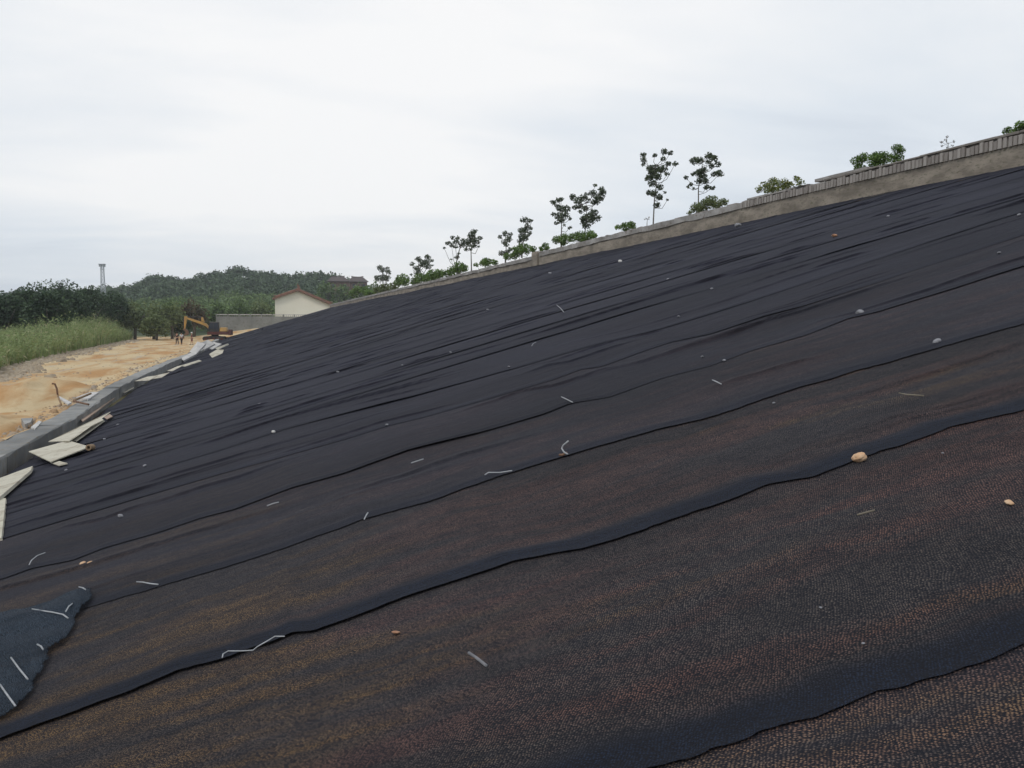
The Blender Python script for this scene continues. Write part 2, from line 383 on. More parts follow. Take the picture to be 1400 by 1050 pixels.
M['clod'] = mat_mottled('dirt_clod', (0.34, 0.22, 0.12), (0.30, 0.27, 0.23), 0.5)
M['gravel'] = mat_mottled('grey_rubble', (0.42, 0.35, 0.26), (0.30, 0.24, 0.175), 0.6)

# ------------------------------------------------------------------ ground
WALL_LINE = [(-30, 18.0), (10, 18.2), (15, 18.26), (25, 18.55), (34, 18.15), (49, 17.7), (60, 17.1), (90, 16.4), (130, 16.0), (168, 15.7)]
def wall_x(y): return np.interp(y, [p[0] for p in WALL_LINE], [p[1] for p in WALL_LINE])
KERB_LINE = [(-30, -4.74), (18, -4.74), (25.7, -4.78), (31, -4.98), (37, -5.2), (48, -5.2), (60, -5.1), (75, -4.65), (90, -4.3), (120, -4.5), (166, -4.75)]
def kerb_x(y): return np.interp(y, [p[0] for p in KERB_LINE], [p[1] for p in KERB_LINE])
END_Y = 166.0
def und(x, y):
    a = 0.05 * (fbm(x / 5.0, (y + 0.235 * x) / 2.2, 5, 3) - 0.5) + 0.07 * (vnoise(x / 9.0, y / 7.0, 9) - 0.5)
    far = np.clip((np.asarray(y, float) - 6) / 20, 0, 1)
    return a * (0.6 + 0.9 * far)
def zs(x, y): return 1.5 + 0.3 * np.asarray(x, float) + und(x, y)
def on_net(px, py, lift=0.0):
    p = at_plane(px, py, lift)
    for _ in range(5):
        p = at_plane(px, py, lift + float(und(p[0], p[1])) + 0.012)
    return p

gx = np.concatenate([np.linspace(-900, -150, 8), np.linspace(-120, 260, 40), np.linspace(300, 1000, 6)])
gy = np.concatenate([np.linspace(-200, -40, 6), np.linspace(-30, 260, 40), np.linspace(300, 1300, 8)])
GX, GY = np.meshgrid(gx, gy, indexing='ij')
tag(mesh_np('ground', np.stack([GX.ravel(), GY.ravel(), np.full(GX.size, -0.06)], 1), grid_faces(len(gx), len(gy)), M['ground']),
    'wide scrubby earth plain reaching to the horizon', 'ground', kind='structure')
# dirt road: a sheet with ruts and low bumps along the kerb
ry = np.concatenate([np.linspace(-10, 60, 180), np.linspace(60.6, 200, 140)])
ru = np.linspace(0, 1, 70)
RY, RU = np.meshgrid(ry, ru, indexing='ij')
left = np.interp(RY, [-10, 25, 50, 66, 110, 163, 200], [-9, -11, -15.5, -17, -19.5, -23, -22])
RX = left + RU * (kerb_x(RY) - 0.42 - left)
RX = np.where(RY > 166, left + RU * (22 - left), RX)
rise = np.clip((RY - 150) / 40, 0, 1) * np.clip((RX + 12) / 14, 0, 1) * 2.0
RZ = 0.02 + 0.16 * (fbm(RX / 3, RY / 5, 3, 4) - 0.45) * np.minimum(1, np.minimum(RU, 1 - RU) * 7) + rise
lapn = fbm(RX / 1.2, RY / 1.5, 12, 3)
RZ = np.maximum(RZ, -0.02) + np.where(RY < 160, np.clip((RU - 0.80) / 0.15, 0, 1) * np.minimum(0.05 + 0.45 * lapn, 0.36) * (1 - 0.6 * np.clip((RU - 0.965) / 0.035, 0, 1)), 0)
tag(mesh_np('dirt_road', np.stack([RX.ravel(), RY.ravel(), RZ.ravel()], 1), grid_faces(len(ry), len(ru)), M['road'], smooth=True),
    'orange dirt track running along the concrete kerb', 'road', kind='structure')
def road_z(x, y):
    l = np.interp(y, [-10, 25, 50, 66, 110, 163, 200], [-9, -11, -15.5, -17, -19.5, -23, -22])
    u = (x - l) / (kerb_x(y) - 0.42 - l)
    z = 0.02 + 0.16 * (fbm(np.array(x / 3.0), np.array(y / 5.0), 3, 4) - 0.45) * min(1, max(0, min(u, 1 - u) * 7)) + min(1, max(0, (y - 150) / 40)) * min(1, max(0, (x + 12) / 14)) * 2
    return max(float(z), -0.02)

# earth bank under the nets and the plateau behind the wall
by = np.linspace(-30, END_Y, 140); bu = np.concatenate([np.linspace(0, 1, 40), np.linspace(1.03, 4.0, 24)])
BY, BU = np.meshgrid(by, bu, indexing='ij')
BX = kerb_x(BY) + BU * (wall_x(BY) + 0.15 - kerb_x(BY))
top = 1.5 + 0.3 * (wall_x(BY) + 0.15)
BZ = np.where(BU <= 1.0, 1.5 + 0.3 * BX + und(BX, BY) - 0.07, top + 0.15)
V = np.stack([BX.ravel(), BY.ravel(), BZ.ravel()], 1)
Q = grid_faces(len(by), len(bu))
# end face down to the ground
nb = len(V); edge = np.arange((len(by) - 1) * len(bu), len(by) * len(bu))
E2 = V[edge].copy(); E2[:, 2] = -0.2; E2[:, 1] += 0.6
V = np.vstack([V, E2]); q2 = np.stack([edge[:-1], nb + np.arange(len(edge) - 1), nb + np.arange(1, len(edge)), edge[1:]], 1)
tag(mesh_np('earth_bank', V, np.vstack([Q, q2]), M['soil']), 'brown earth bank rising from the kerb to the wall', 'bank', kind='structure')

# ------------------------------------------------------------------ net strips
PXS = {0: [(1010, 1007), (1121, 970), (1196, 938), (1330, 901), (1400, 873)],
       1: [(0, 1008), (90, 975), (170, 945), (240, 915), (300, 900), (375, 876), (400, 864), (430, 860), (560, 812), (640, 785), (700, 765), (800, 745), (860, 727), (930, 703), (1000, 680), (1050, 658), (1110, 648), (1170, 625), (1230, 605), (1300, 580), (1400, 556)],
       2: [(243, 791), (311, 771), (396, 743), (496, 707), (586, 682), (661, 655), (757, 625), (834, 603), (900, 584), (957, 571), (1023, 550), (1100, 525), (1140, 514), (1171, 503), (1214, 492), (1290, 470), (1400, 440)],
       3: [(6, 788), (43, 774), (100, 763), (143, 746), (214, 726), (274, 706), (320, 694), (400, 664), (471, 645), (557, 614), (657, 589), (743, 564), (780, 549), (834, 540), (906, 514), (971, 497), (1026, 477), (1100, 456), (1160, 433), (1200, 424)],
       4: [(300, 646), (371, 627), (479, 596), (529, 580), (586, 566), (657, 546), (729, 525), (757, 517), (794, 503), (823, 499), (883, 477), (917, 466), (974, 454), (1043, 431), (1100, 416)],
       5: [(300, 614), (389, 585), (560, 542), (700, 503), (757, 486), (823, 467), (900, 449), (986, 423)]}
SEAM = {}
for k, pts in PXS.items():
    P = np.array([on_net(p[0], p[1], 0.014) for p in pts]); o = np.argsort(P[:, 0]); SEAM[k] = P[o][:, :2]
def seam_y(k, x):
    x = np.asarray(x, float)
    base = 2.30 + 1.79 * k - 0.235 * x
    wob = 0.09 * (vnoise(x / 2.3 + 50, np.full_like(x, k * 3.7), 21) - 0.5) + 0.22 * (vnoise(x / 6.5, np.full_like(x, k * 5.1), 22) - 0.5)
    wob = wob + 0.045 * (vnoise(x / 0.7, np.full_like(x, k * 9.1), 23) - 0.5) * (0.4 if k < 2 else 1.0)
    if k > 8: wob = wob * 1.6
    y = base + wob
    if k in SEAM:
        S = SEAM[k]; a, b = S[0, 0], S[-1, 0]
        m = np.interp(x, S[:, 0], S[:, 1])
        m = np.where(x < a, S[0, 1] - 0.235 * (x - a), np.where(x > b, S[-1, 1] - 0.235 * (x - b), m))
        fade = np.clip(np.maximum(a - x, x - b) / 5.0, 0, 1)
        y = m * (1 - fade) + y * fade + 0.03 * (vnoise(x / 0.45, np.full_like(x, k * 2.2), 31) - 0.5)
    return y
rng = np.random.default_rng(7)
STRIP_LABEL = {
    -3: 'strip of black net under the camera, below the photo edge', -2: 'strip of black net behind the nearest dark hem, mostly out of view',
    -1: 'corner strip of brown black net below the wide dark hem at bottom right',
    0: 'widest brownish black net strip holding the tan rod, between the two nearest seams',
    1: 'rust streaked black net strip with the tan round stone on its lower hem',
    2: 'dark net strip whose lower seam has a hooked white wire on it',
    3: 'bluish black net strip whose hem begins by the curved white wire at left',
    4: 'fourth dark net strip up from the stone, above the short white wire',
    5: 'fifth dark net strip up from the tan round stone',
    6: 'sixth dark net strip up from the tan round stone', 7: 'seventh dark net strip up from the tan round stone'}
N_STRIP = int((END_Y - 2.3 - 3) / 1.79)
def make_strip(k):
    if k < 3: nx, nv = 1200, 54
    elif k < 7: nx, nv = 430, 54
    elif k < 16: nx, nv = 320, 64
    elif k < 36: nx, nv = 190, 36
    else: nx, nv = 100, 18
    u = np.linspace(0, 1, nx)
    xl, xr = -4.6, 18.2
    # strip ends follow kerb and wall at this strip's place
    ymid = 2.3 + 1.79 * k
    xl = float(kerb_x(ymid)) + 0.05 + rng.uniform(0, 0.15); xr = float(wall_x(ymid - 4)) - 0.05
    x = xl + u * (xr - xl)
    y0 = seam_y(k, x); y1 = seam_y(k + 1, x) + 0.17
    tv = np.linspace(0, 1, nv) ** 1.12
    if k < 3: y0 = y0 + 0.012 * (vnoise(x / 0.035, np.full_like(x, k * 4.4), 33) - 0.5) + 0.02 * (vnoise(x / 0.14, np.full_like(x, k * 4.9), 34) - 0.5)
    X = np.repeat(x[:, None], nv, 1); Y = y0[:, None] + tv[None, :] * (y1 - y0)[:, None]
    vm = Y - y0[:, None]
    lift = vnoise(x / 0.55, np.full_like(x, k * 7.3), 41); lift2 = vnoise(x / 1.9, np.full_like(x, k * 1.3), 42)
    L = 0.0005 + (0.026 if k < 3 else 0.042) * np.clip(lift2 - 0.45, 0, 1) * (0.2 + 0.8 * lift) * (0.25 if k < 1 else (0.6 if k == 1 else 1.0))
    H = 0.003 + (0.016 if k < 2 else 0.009) * np.exp(-vm / 0.25) * (0.25 + lift2)[:, None] + L[:, None] * np.exp(-vm / 0.055)
    # raised roll just behind the hem
    H += 0.016 * lift2[:, None] * np.exp(-((vm - 0.13) / 0.06) ** 2)
    # folds lying along the strip
    fade = np.clip(vm / 0.2, 0, 1) * np.clip((vm.max(1)[:, None] - 0.2 - vm) / 0.12, 0, 1)
    nf = 10 if k < 3 else (18 if k < 9 else 17)
    amp = 0.5 if k < 2 else (0.8 if k < 5 else (1.05 if k < 9 else 0.9))
    YS = np.zeros_like(X)
    for _ in range(nf):
        xc = rng.uniform(xl, xr); vc = rng.uniform(0.25, 1.65); ln = rng.uniform(0.35, 1.7) if k < 7 else rng.uniform(0.22, 0.8); sl_ = rng.uniform(-0.07, 0.07)
        hgt = rng.uniform(0.010, 0.036) * amp; wd = rng.uniform(0.03, 0.07) * (1.0 if k < 7 else (1.0 if k < 16 else 1.5))
        dv = vm - vc - sl_ * (X - xc) - 0.05 * np.sin((X - xc) * 2.2 + xc)
        prof = np.where(dv < 0, np.exp(-(dv / (wd * 0.45)) ** 2), np.exp(-(dv / (wd * 1.5)) ** 2))
        b_ = hgt * prof * np.exp(-((X - xc) / ln) ** 4) * fade
        H += b_; YS -= 1.5 * b_ * np.where(dv < 0, prof, prof ** 2)
    H += 0.012 * (fbm(X / 1.2, Y / 0.25 + 9, 60 + k, 3) - 0.5) * fade
    Z = zs(X, Y) + H
    Vv = np.stack([X.ravel(), (Y + YS).ravel(), Z.ravel()], 1)
    uv = np.stack([(X + k * 13.37).ravel(), vm.ravel()], 1)
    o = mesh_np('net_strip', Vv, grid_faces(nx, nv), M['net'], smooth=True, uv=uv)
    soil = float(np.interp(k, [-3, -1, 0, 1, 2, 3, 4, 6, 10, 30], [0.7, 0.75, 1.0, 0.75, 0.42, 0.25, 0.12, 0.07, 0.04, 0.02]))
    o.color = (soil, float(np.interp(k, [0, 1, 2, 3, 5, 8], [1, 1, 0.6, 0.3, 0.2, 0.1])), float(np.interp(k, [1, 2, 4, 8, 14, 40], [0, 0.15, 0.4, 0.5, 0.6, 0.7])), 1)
    if k in STRIP_LABEL: lab = STRIP_LABEL[k]
    elif k < 20: lab = 'thin dark net strip in the middle of the slope, among many alike'
    elif k < 50: lab = 'very thin dark net strip on the far half of the slope, among many alike'
    else: lab = 'hair thin dark net strip at the far end of the slope, among many alike'
    return tag(o, lab, 'net', 'black net strips covering the slope')
for k in range(-3, N_STRIP + 1): make_strip(k)

# ------------------------------------------------------------------ folded spare net at the lower left
POLY = [(0, 370), (90, 355), (150, 350), (200, 330), (250, 310), (300, 286), (340, 265), (370, 262), (395, 266), (402, 285), (390, 315), (375, 340), (345, 365), (330, 382), (335, 405), (320, 430), (300, 452), (290, 480), (250, 505), (220, 522), (205, 560), (200, 590), (180, 622), (160, 640), (140, 690), (120, 720), (100, 760), (80, 780), (40, 805), (0, 825), (-160, 880), (-330, 830), (-360, 560), (-260, 420), (-120, 380)]
poly = np.array([on_net(p[0] / 3.183, 720 + p[1] / 3.183, 0.03)[:2] for p in POLY])
def inside(P, pts):
    c = np.zeros(len(pts), bool); j = len(P) - 1
    for i in range(len(P)):
        a, b = P[i], P[j]; cond = (a[1] > pts[:, 1]) != (b[1] > pts[:, 1])
        xx = (b[0] - a[0]) * (pts[:, 1] - a[1]) / (b[1] - a[1] + 1e-12) + a[0]
        c ^= cond & (pts[:, 0] < xx); j = i
    return c
def edge_dist(P, pts):
    d = np.full(len(pts), 9.0); j = len(P) - 1
    for i in range(len(P)):
        a, b = P[j], P[i]; ab = b - a; t = np.clip(((pts - a) @ ab) / (ab @ ab + 1e-12), 0, 1)
        d = np.minimum(d, np.linalg.norm(pts - a - t[:, None] * ab, axis=1)); j = i
    return d
st = 0.013
xs = np.arange(poly[:, 0].min(), poly[:, 0].max() + st, st); ys = np.arange(poly[:, 1].min(), poly[:, 1].max() + st, st)
PX_, PY_ = np.meshgrid(xs, ys, indexing='ij'); pts = np.stack([PX_.ravel(), PY_.ravel()], 1)
jig = 0.05 * np.stack([fbm(pts[:, 0] / 0.09, pts[:, 1] / 0.09, 91, 3) - 0.5, fbm(pts[:, 0] / 0.09, pts[:, 1] / 0.09, 92, 3) - 0.5], 1)
ins = inside(poly, pts + jig).reshape(PX_.shape); ed = edge_dist(poly, pts).reshape(PX_.shape)
fold = 0.05 * (fbm(PX_ / 0.5 + 3, (PY_ + 0.5 * PX_) / 0.16, 77, 3) - 0.42)
HH = 0.022 + 0.03 * (1 - np.exp(-ed / 0.05)) + 1.5 * fold * np.clip(ed / 0.08, 0.15, 1)
ZZ = zs(PX_, PY_) + HH + 0.01
F4 = grid_faces(len(xs), len(ys)); keep = ins.ravel()[F4].all(1); F4 = F4[keep]
used = np.unique(F4); remap = np.zeros(len(pts), int); remap[used] = np.arange(len(used))
Vn = np.stack([pts[:, 0], pts[:, 1], ZZ.ravel()], 1)[used]
fo = mesh_np('folded_net', Vn, remap[F4], M['netblue'], smooth=True, uv=Vn[:, :2] * 1.0 + np.array([3.0, 0.8]))
sm_ = fo.modifiers.new('thick', 'SOLIDIFY'); sm_.thickness = 0.006; sm_.offset = -1
fo.color = (0.05, 0, 0, 1)
tag(fo, 'folded blue black piece of spare net lying on the slope at lower left', 'net')

# ------------------------------------------------------------------ kerb, boards and toe debris
ky = np.concatenate([np.linspace(-10, 60, 60), np.linspace(62, 165, 50)])
def sweep_profile(name, ys_, xf, prof, mat, parent=None, zf=None, jit=0.0, seed=1):
    n = len(prof); V = []
    for i, y in enumerate(ys_):
        for j, (dx, dz) in enumerate(prof):
            jx = jit * (float(vnoise(np.array(y * 1.7), np.array(j * 3.3), seed)) - 0.5)
            jz = jit * (float(vnoise(np.array(y * 1.3), np.array(j * 5.3), seed + 3)) - 0.5) if dz > 0 else 0
            V.append((float(xf(y)) + dx + jx, y, dz + jz + (float(zf(y)) if zf else 0.0)))
    Q = []
    for i in range(len(ys_) - 1):
        for j in range(n):
            Q.append((i * n + j, i * n + (j + 1) % n, (i + 1) * n + (j + 1) % n, (i + 1) * n + j))
    mb = MB().add(V, Q + [tuple(range(n - 1, -1, -1)), tuple((len(ys_) - 1) * n + j for j in range(n))])
    return mb.build(name, mat, parent)
kerb = empty('concrete_kerb', (0, 0, 0)); tag(kerb, 'long grey concrete toe kerb between the dirt track and the net', 'kerb')
yy = -10.0; rk = random.Random(4)
while yy < 164:
    ln = rk.uniform(4.5, 7.5); y2 = min(yy + ln, 165)
    dz = rk.uniform(-0.025, 0.025); dxk = rk.uniform(-0.02, 0.02); w = rk.uniform(0.58, 0.68)
    ysl = np.linspace(yy + 0.012, y2 - 0.012, max(3, int((y2 - yy) / 0.7)))
    sweep_profile('kerb_block', ysl, lambda y: kerb_x(y) + dxk, [(0, -0.3), (0.0, 0.375 + dz), (-0.025, 0.40 + dz), (-w + 0.02, 0.40 + dz), (-w, 0.38 + dz), (-w, -0.3)], M['concrete'], kerb, jit=0.07, seed=int(yy * 3) + 40)
    yy = y2
def board(name, px, label, mat='ply', lift=0.06, thick=0.02, cat='board', group=None, Ys=None):
    P = [at_Y(x, y, q) for (x, y), q in zip(px, Ys)] if Ys else [at_plane(x, y, lift if not isinstance(lift, (list, tuple)) else lift[i]) for i, (x, y) in enumerate(px)]
    P = [Vector(p) for p in P]; nrm = (P[1] - P[0]).cross(P[2] - P[0]).normalized()
    if nrm.z < 0: nrm = -nrm
    c = sum(P, Vector()) / len(P)
    o = None
    mb = MB().prism([p - c for p in P], thick, -nrm)
    o = mb.build(name, M[mat]); o.location = c
    return tag(o, label, cat, group)
GB = 'plywood boards lying along the foot of the net'
board('plywood_board', [(39, 617), (69, 631), (122.5, 610.5), (93, 602)], 'square pale plywood board jutting right onto the net by the kerb', lift=(0.24, 0.1, 0.1, 0.14), group=GB)
board('plywood_board', [(66, 603.5), (95, 602.5), (138, 571.5), (151, 562.5)], 'long narrow pale board tapering up the slope behind the square board', lift=(0.2, 0.17, 0.16, 0.22), group=GB)
board('plywood_board', [(93, 602.8), (104, 603), (143, 575), (139, 572)], 'second board tucked under the long tapering board', lift=0.08, group=GB)
board('plywood_board', [(-40, 668), (44.5, 637), (42, 643), (0, 679), (-60, 710)], 'pale plywood board with a sharp corner entering at the left edge', lift=0.10, group=GB, thick=0.05)
board('plywood_board', [(-40, 681), (8, 681), (7, 690), (2, 735), (-45, 745)], 'pale board at the left edge below the sharp cornered board', lift=0.05, group=GB, thick=0.05)
board('plywood_board', [(184, 521), (201, 515), (216, 513), (204, 520)], 'pale broken board on the foot of the net, first beyond the kerb bend', Ys=(42, 43.2, 43.6, 42.4), group=GB)
board('plywood_board', [(203, 519), (214, 513), (232, 509), (221, 516)], 'pale broken board touching the far end of another broken board', Ys=(43.2, 44.4, 45.2, 44), group=GB)
board('plywood_board', [(228, 507), (243, 500.5), (252, 498.5), (236, 507)], 'long thin pale board, nearer of two laid end to end by the far kerb', Ys=(46, 48, 48, 46), group=GB)
board('plywood_board', [(246, 500), (272, 492), (276, 493.5), (253, 501)], 'long thin pale board, farther of two laid end to end by the far kerb', Ys=(48.6, 51, 51, 48.6), group=GB)
board('plywood_board', [(286, 484), (296, 478), (306, 478), (304, 483), (290, 489)], 'broad pale board at the far foot of the net near the slabs', Ys=(57.3, 58.4, 58.4, 57.6, 56.6), group=GB)
board('plywood_board', [(294, 476), (312, 469.5), (313, 471.5), (298, 478)], 'thin pale board farthest up the foot of the net below the excavator', Ys=(70, 73, 73, 70), group=GB)
board('plywood_board', [(164, 535), (180, 528), (183, 530), (170, 537)], 'small pale board scrap against the kerb at its bend', lift=0.15, group=GB)
board('formwork_plank', [(108, 571), (128, 556), (157, 539), (160, 541), (131, 563), (113, 576)], 'reddish brown formwork plank leaning against the inner kerb face', 'redply', lift=0.16, cat='plank', thick=0.03)
board('plywood_scrap', [(69, 632), (76, 629), (92, 633), (80, 636)], 'small pale scrap below the square board', lift=0.05, cat='scrap')
board('plywood_scrap', [(142, 570), (150, 566), (154, 569), (146, 573)], 'small pinkish scrap at the tip of the long tapering board', 'redply', lift=0.06, cat='scrap')
def roll(px, py, r, label):
    p = on_net(px, py, 0.03); mb = MB(); R = px_size(p, r)
    n = 20; V = []; Q = []
    ax = Vector((-0.35, -0.93, 0.1)).normalized(); a = Vector((0, 0, 1)); a = (a - ax * a.dot(ax)).normalized(); b = ax.cross(a); L = R * 2.4
    for i in range(n):
        t = 2 * math.pi * i / n; d = a * math.cos(t) + b * math.sin(t)
        V += [d * R, d * R + ax * -L, d * R * .55 + ax * -L, d * R * .55]
    for i in range(n):
        j = (i + 1) % n
        for q in range(4): Q.append((i * 4 + q, j * 4 + q, j * 4 + (q + 1) % 4, i * 4 + (q + 1) % 4))
    o = mb.add(V, Q).build('pipe_offcut', M['wood']); o.location = Vector(p) + Vector((0, 0, R)); return tag(o, label, 'pipe')
roll(121, 616, 4.2, 'short brown tube lying at the corner of the square board')
# slabs by the far kerb
slabs = [((259, 481), (270, 467), (281, 470), (268, 484), 'pale concrete slab leaning beside the far kerb, nearest of the heap'),
         ((271, 470), (284, 464.5), (294, 470), (279, 478), 'broad pale concrete slab on top of the heap beside the far kerb'),
         ((281, 473), (292, 467.5), (303, 470), (290, 478), 'pinkish concrete slab at the right of the heap by the far kerb'),
         ((246, 490), (262, 482), (268, 484), (251, 493), 'flat grey concrete slab below the heap by the far kerb')]
for (a, b, c_, d, lab), ys_ in zip(slabs, ((78, 79, 79, 77.4), (83, 84.2, 84.2, 83), (86, 87, 87, 86), (67.4, 68.6, 68.6, 67))):
    P = [Vector(at_Y(*q, y_)) for q, y_ in zip((a, b, c_, d), ys_)]
    c0 = sum(P, Vector()) / 4
    o = MB().prism([p - c0 for p in P], 0.16, (0.1, 0.6, -0.8)).build('concrete_slab', M['concrete_pale']); o.location = c0
    tag(o, lab, 'slab', 'concrete slabs heaped by the far kerb')
# stakes and sticks beside the track
def stick(name, pts, r, mat, label, cat='stick'):
    c = Vector(pts[0]); o = MB().tube([Vector(p) - c for p in pts], r, 6).build(name, M[mat]); o.location = c
    return tag(o, label, cat)
def post_at(px0, py0, pxt, pyt, z=0.0):
    b = at_road(px0, py0, z); t = at_Y(pxt, pyt, b[1] + 0.05); return b, t
b, t = post_at(79, 542, 75, 525, 0.25); m_ = (np.array(b) * .4 + np.array(t) * .6)
stick('stake', [b, m_ + np.array([0.03, 0, 0]), t, np.array(t) + np.array([-0.1, 0, 0.02])], 0.035, 'rust', 'thin dark upright stake with a bent head beside the track', 'stake')
b = at_road(84, 554, 0.3); t = at_road(79, 541, 0.6); stick('stake', [b, t], 0.03, 'wood', 'short slanting stake at the foot of the upright stake', 'stake')
for (a, b_, z0, z1, r, mt, lab) in [((101, 547.5), (124, 538), 0.46, 0.6, 0.04, 'wood', 'brown stick lying on the kerb, upper of a crossed pair'),
                                  ((101, 548.5), (121, 553), 0.47, 0.45, 0.035, 'rust', 'dark stick lying on the kerb, lower of a crossed pair')]:
    stick('stick', [at_road(*a, z0), at_road(*b_, z1)], r, mt, lab)
def plank_road(px, label, mat, z=0.06, thick=0.05, name='plank', cat='plank'):
    P = [Vector(at_road(x, y, z)) for x, y in px]; c = sum(P, Vector()) / len(P)
    o = MB().prism([p - c for p in P], thick, (0, 0, -1)).build(name, M[mat]); o.location = c; return tag(o, label, cat)
plank_road([(78, 542), (82, 542), (98, 550), (93, 552.5)], 'pale plank slanting from the stake to the kerb', 'concrete_pale', 0.46)
plank_road([(42, 584), (53, 575), (57, 576.5), (48, 586)], 'pale stone strip laid outside the kerb nearest the camera', 'concrete_pale', 0.42, 0.2, 'edging_stone', 'stone')
plank_road([(29, 572), (45, 571), (42, 577), (34, 580)], 'flat grey stone lying in the orange dirt by the kerb', 'concrete', 0.4, 0.2, 'flat_stone', 'stone')
plank_road([(104, 543), (123, 536), (135, 536), (120, 546)], 'flat pale stone slab beside the kerb by the crossed sticks', 'concrete_pale', 0.44, 0.25, 'flat_stone', 'stone')

# ------------------------------------------------------------------ small litter on the net
def wire(px, label, r=0.006, lift=0.035, mat='wire', name='wire_pin', z=None):
    P = []
    for i, p in enumerate(px):
        l = lift if not isinstance(lift, (list, tuple)) else lift[i]
        P.append(on_net(p[0], p[1], l))
    c = Vector(P[0]); rr = max(r * 0.75, px_size(P[0], 0.75) / 2)
    o = MB().tube([Vector(p) - c for p in P], rr, 6).build(name, M[mat], smooth=True); o.location = c
    return tag(o, label, 'wire pin', 'white wire pins and ties on the net')
wire([(40, 772), (43, 766), (51, 759.5), (62, 755.5)], 'curved white wire on the net left of the orange crumbs')
wire([(187, 795.5), (196, 796), (206, 798), (216, 799)], 'straight white wire lying on the net right of the folded piece')
F_ = 0.075
wire([(44, 832.5), (58, 835), (72, 837), (86, 840), (93, 845)], 'long curved white wire across the top of the folded net', lift=F_)
wire([(90, 836), (94, 829), (99, 825)], 'short white wire standing near the tip of the folded net', lift=F_)
wire([(108, 802.5), (113, 803.5), (117, 806)], 'tiny white wire at the very tip of the folded net', lift=F_)
wire([(51, 881), (56, 883.5), (59, 888)], 'tiny bent white wire in the middle of the folded net', lift=F_)
wire([(15, 899), (26, 914), (38, 928.5)], 'slanted white wire on the folded net, upper of a parallel pair', lift=F_)
wire([(0, 936), (10, 950), (21, 965)], 'slanted white wire on the folded net at the left edge, lower of a pair', lift=F_)
wire([(304, 899), (305, 894), (312, 890), (330, 890), (346, 889), (352, 884), (366, 876), (376, 870), (389, 870)], 'long twisted white tie along the rust streaked hem', r=0.004, lift=0.055)
wire([(641, 892.5), (651, 899), (665, 910)], 'tan rod lying on the nearest brown net', r=0.008, mat='stonew', name='rod')
wire([(663, 649), (668, 646), (684, 646), (700, 643.5)], 'thin wavy white wire along a seam below the hooked wire')
wire([(777, 603), (770, 609), (768, 613), (771, 618), (776, 621)], 'hooked white wire bent up from the seam', r=0.008, lift=[0.12, 0.09, 0.07, 0.05, 0.04])
wire([(765, 622), (769, 622), (775, 619)], 'rusty knot under the hooked white wire', r=0.012, mat='rust', name='knot')
wire([(562, 633), (570, 630.5), (579, 627.5)], 'short pale wire on the net left of the wavy wire')
wire([(365, 691.5), (373, 688.5), (381, 686.5)], 'short pale wire on the left middle of the net')
wire([(767.5, 542.5), (775, 546), (783, 550)], 'bright short white wire at the start of a hem in the middle')
wire([(974, 519.5), (980, 522), (986, 525)], 'short white wire on the net right of the bright short wire')
wire([(1229, 537.5), (1240, 539.5), (1263, 541)], 'very thin pale straw on the net at right', mat='straw')
wire([(727, 473), (729, 469.5), (733, 468)], 'small white hook high on the middle of the net')
wire([(761, 417), (766, 421), (771, 427)], 'slanted grey wire high on the net below the pair of saplings')
wire([(1172, 704), (1183, 701), (1196, 697.5)], 'faint pale straw on the brown net below the round stone', mat='straw')
wire([(498, 710), (501, 704), (503, 701)], 'tiny white tie end poking from a seam in the left middle')
def rock(px, py, r, label, mat, flat=0.7, name='stone', seed=0):
    p = on_net(px, py, 0.0); R = px_size(p, r)
    bm = bmesh.new(); bmesh.ops.create_icosphere(bm, subdivisions=3, radius=1.0)
    rr = random.Random(seed + int(px)); off = rr.uniform(0, 50); ex = rr.uniform(0.85, 1.2)
    for v in bm.verts:
        d = v.co.copy()
        k = 0.85 + 0.3 * float(vnoise(np.array(d.x * 1.6 + off), np.array(d.y * 1.6 + d.z * 1.9), seed + 3)) + 0.15 * (float(vnoise(np.array(d.x * 5 + off), np.array(d.y * 5 + d.z * 4), seed)) - .5)
        v.co = Vector((d.x * ex, d.y / ex, d.z * flat)) * k * R
    me = bpy.data.meshes.new(name); bm.to_mesh(me); bm.free()
    o = link_mesh(name, me, M[mat], smooth=False); o.location = Vector(p) + Vector((0, 0, R * flat * 0.38)); o.rotation_euler = (0, 0.29, rr.uniform(0, 6))
    return tag(o, label, 'stone', 'stones and crumbs lying on the net')
rock(1175, 628, 9.5, 'round tan stone, the largest, resting against a hem', 'stone', 0.7)
rock(1380, 688, 6, 'small flat beige chunk on the brown net at the right edge', 'stone', 0.45)
rock(1176, 428, 5, 'whitish clod on a hem end at upper right', 'stonew', 0.7)
rock(1281, 468, 5, 'whitish clod on a seam near the right edge', 'stonew', 0.7)
rock(1009, 310, 5, 'large whitish stone just below the brick wall', 'stonew', 0.7)
rock(1141, 323, 4, 'small orange stone below the wall at right', 'stoner', 0.55)
rock(848, 358, 3, 'bright white pebble high up below the tall sapling', 'concrete_pale', 0.7)
rock(374, 591, 3, 'white pebble on the left part of the net', 'concrete_pale', 0.7)
rock(541, 865, 6, 'crumpled pinkish scrap on the rust streaked net', 'stoner', 0.35, 'scrap')
rock(113, 771, 4, 'orange crumb left of another on the net near the curved wire', 'stone', 0.5, 'crumb')
rock(123, 770, 4, 'orange crumb right of another on the net near the curved wire', 'stone', 0.5, 'crumb')
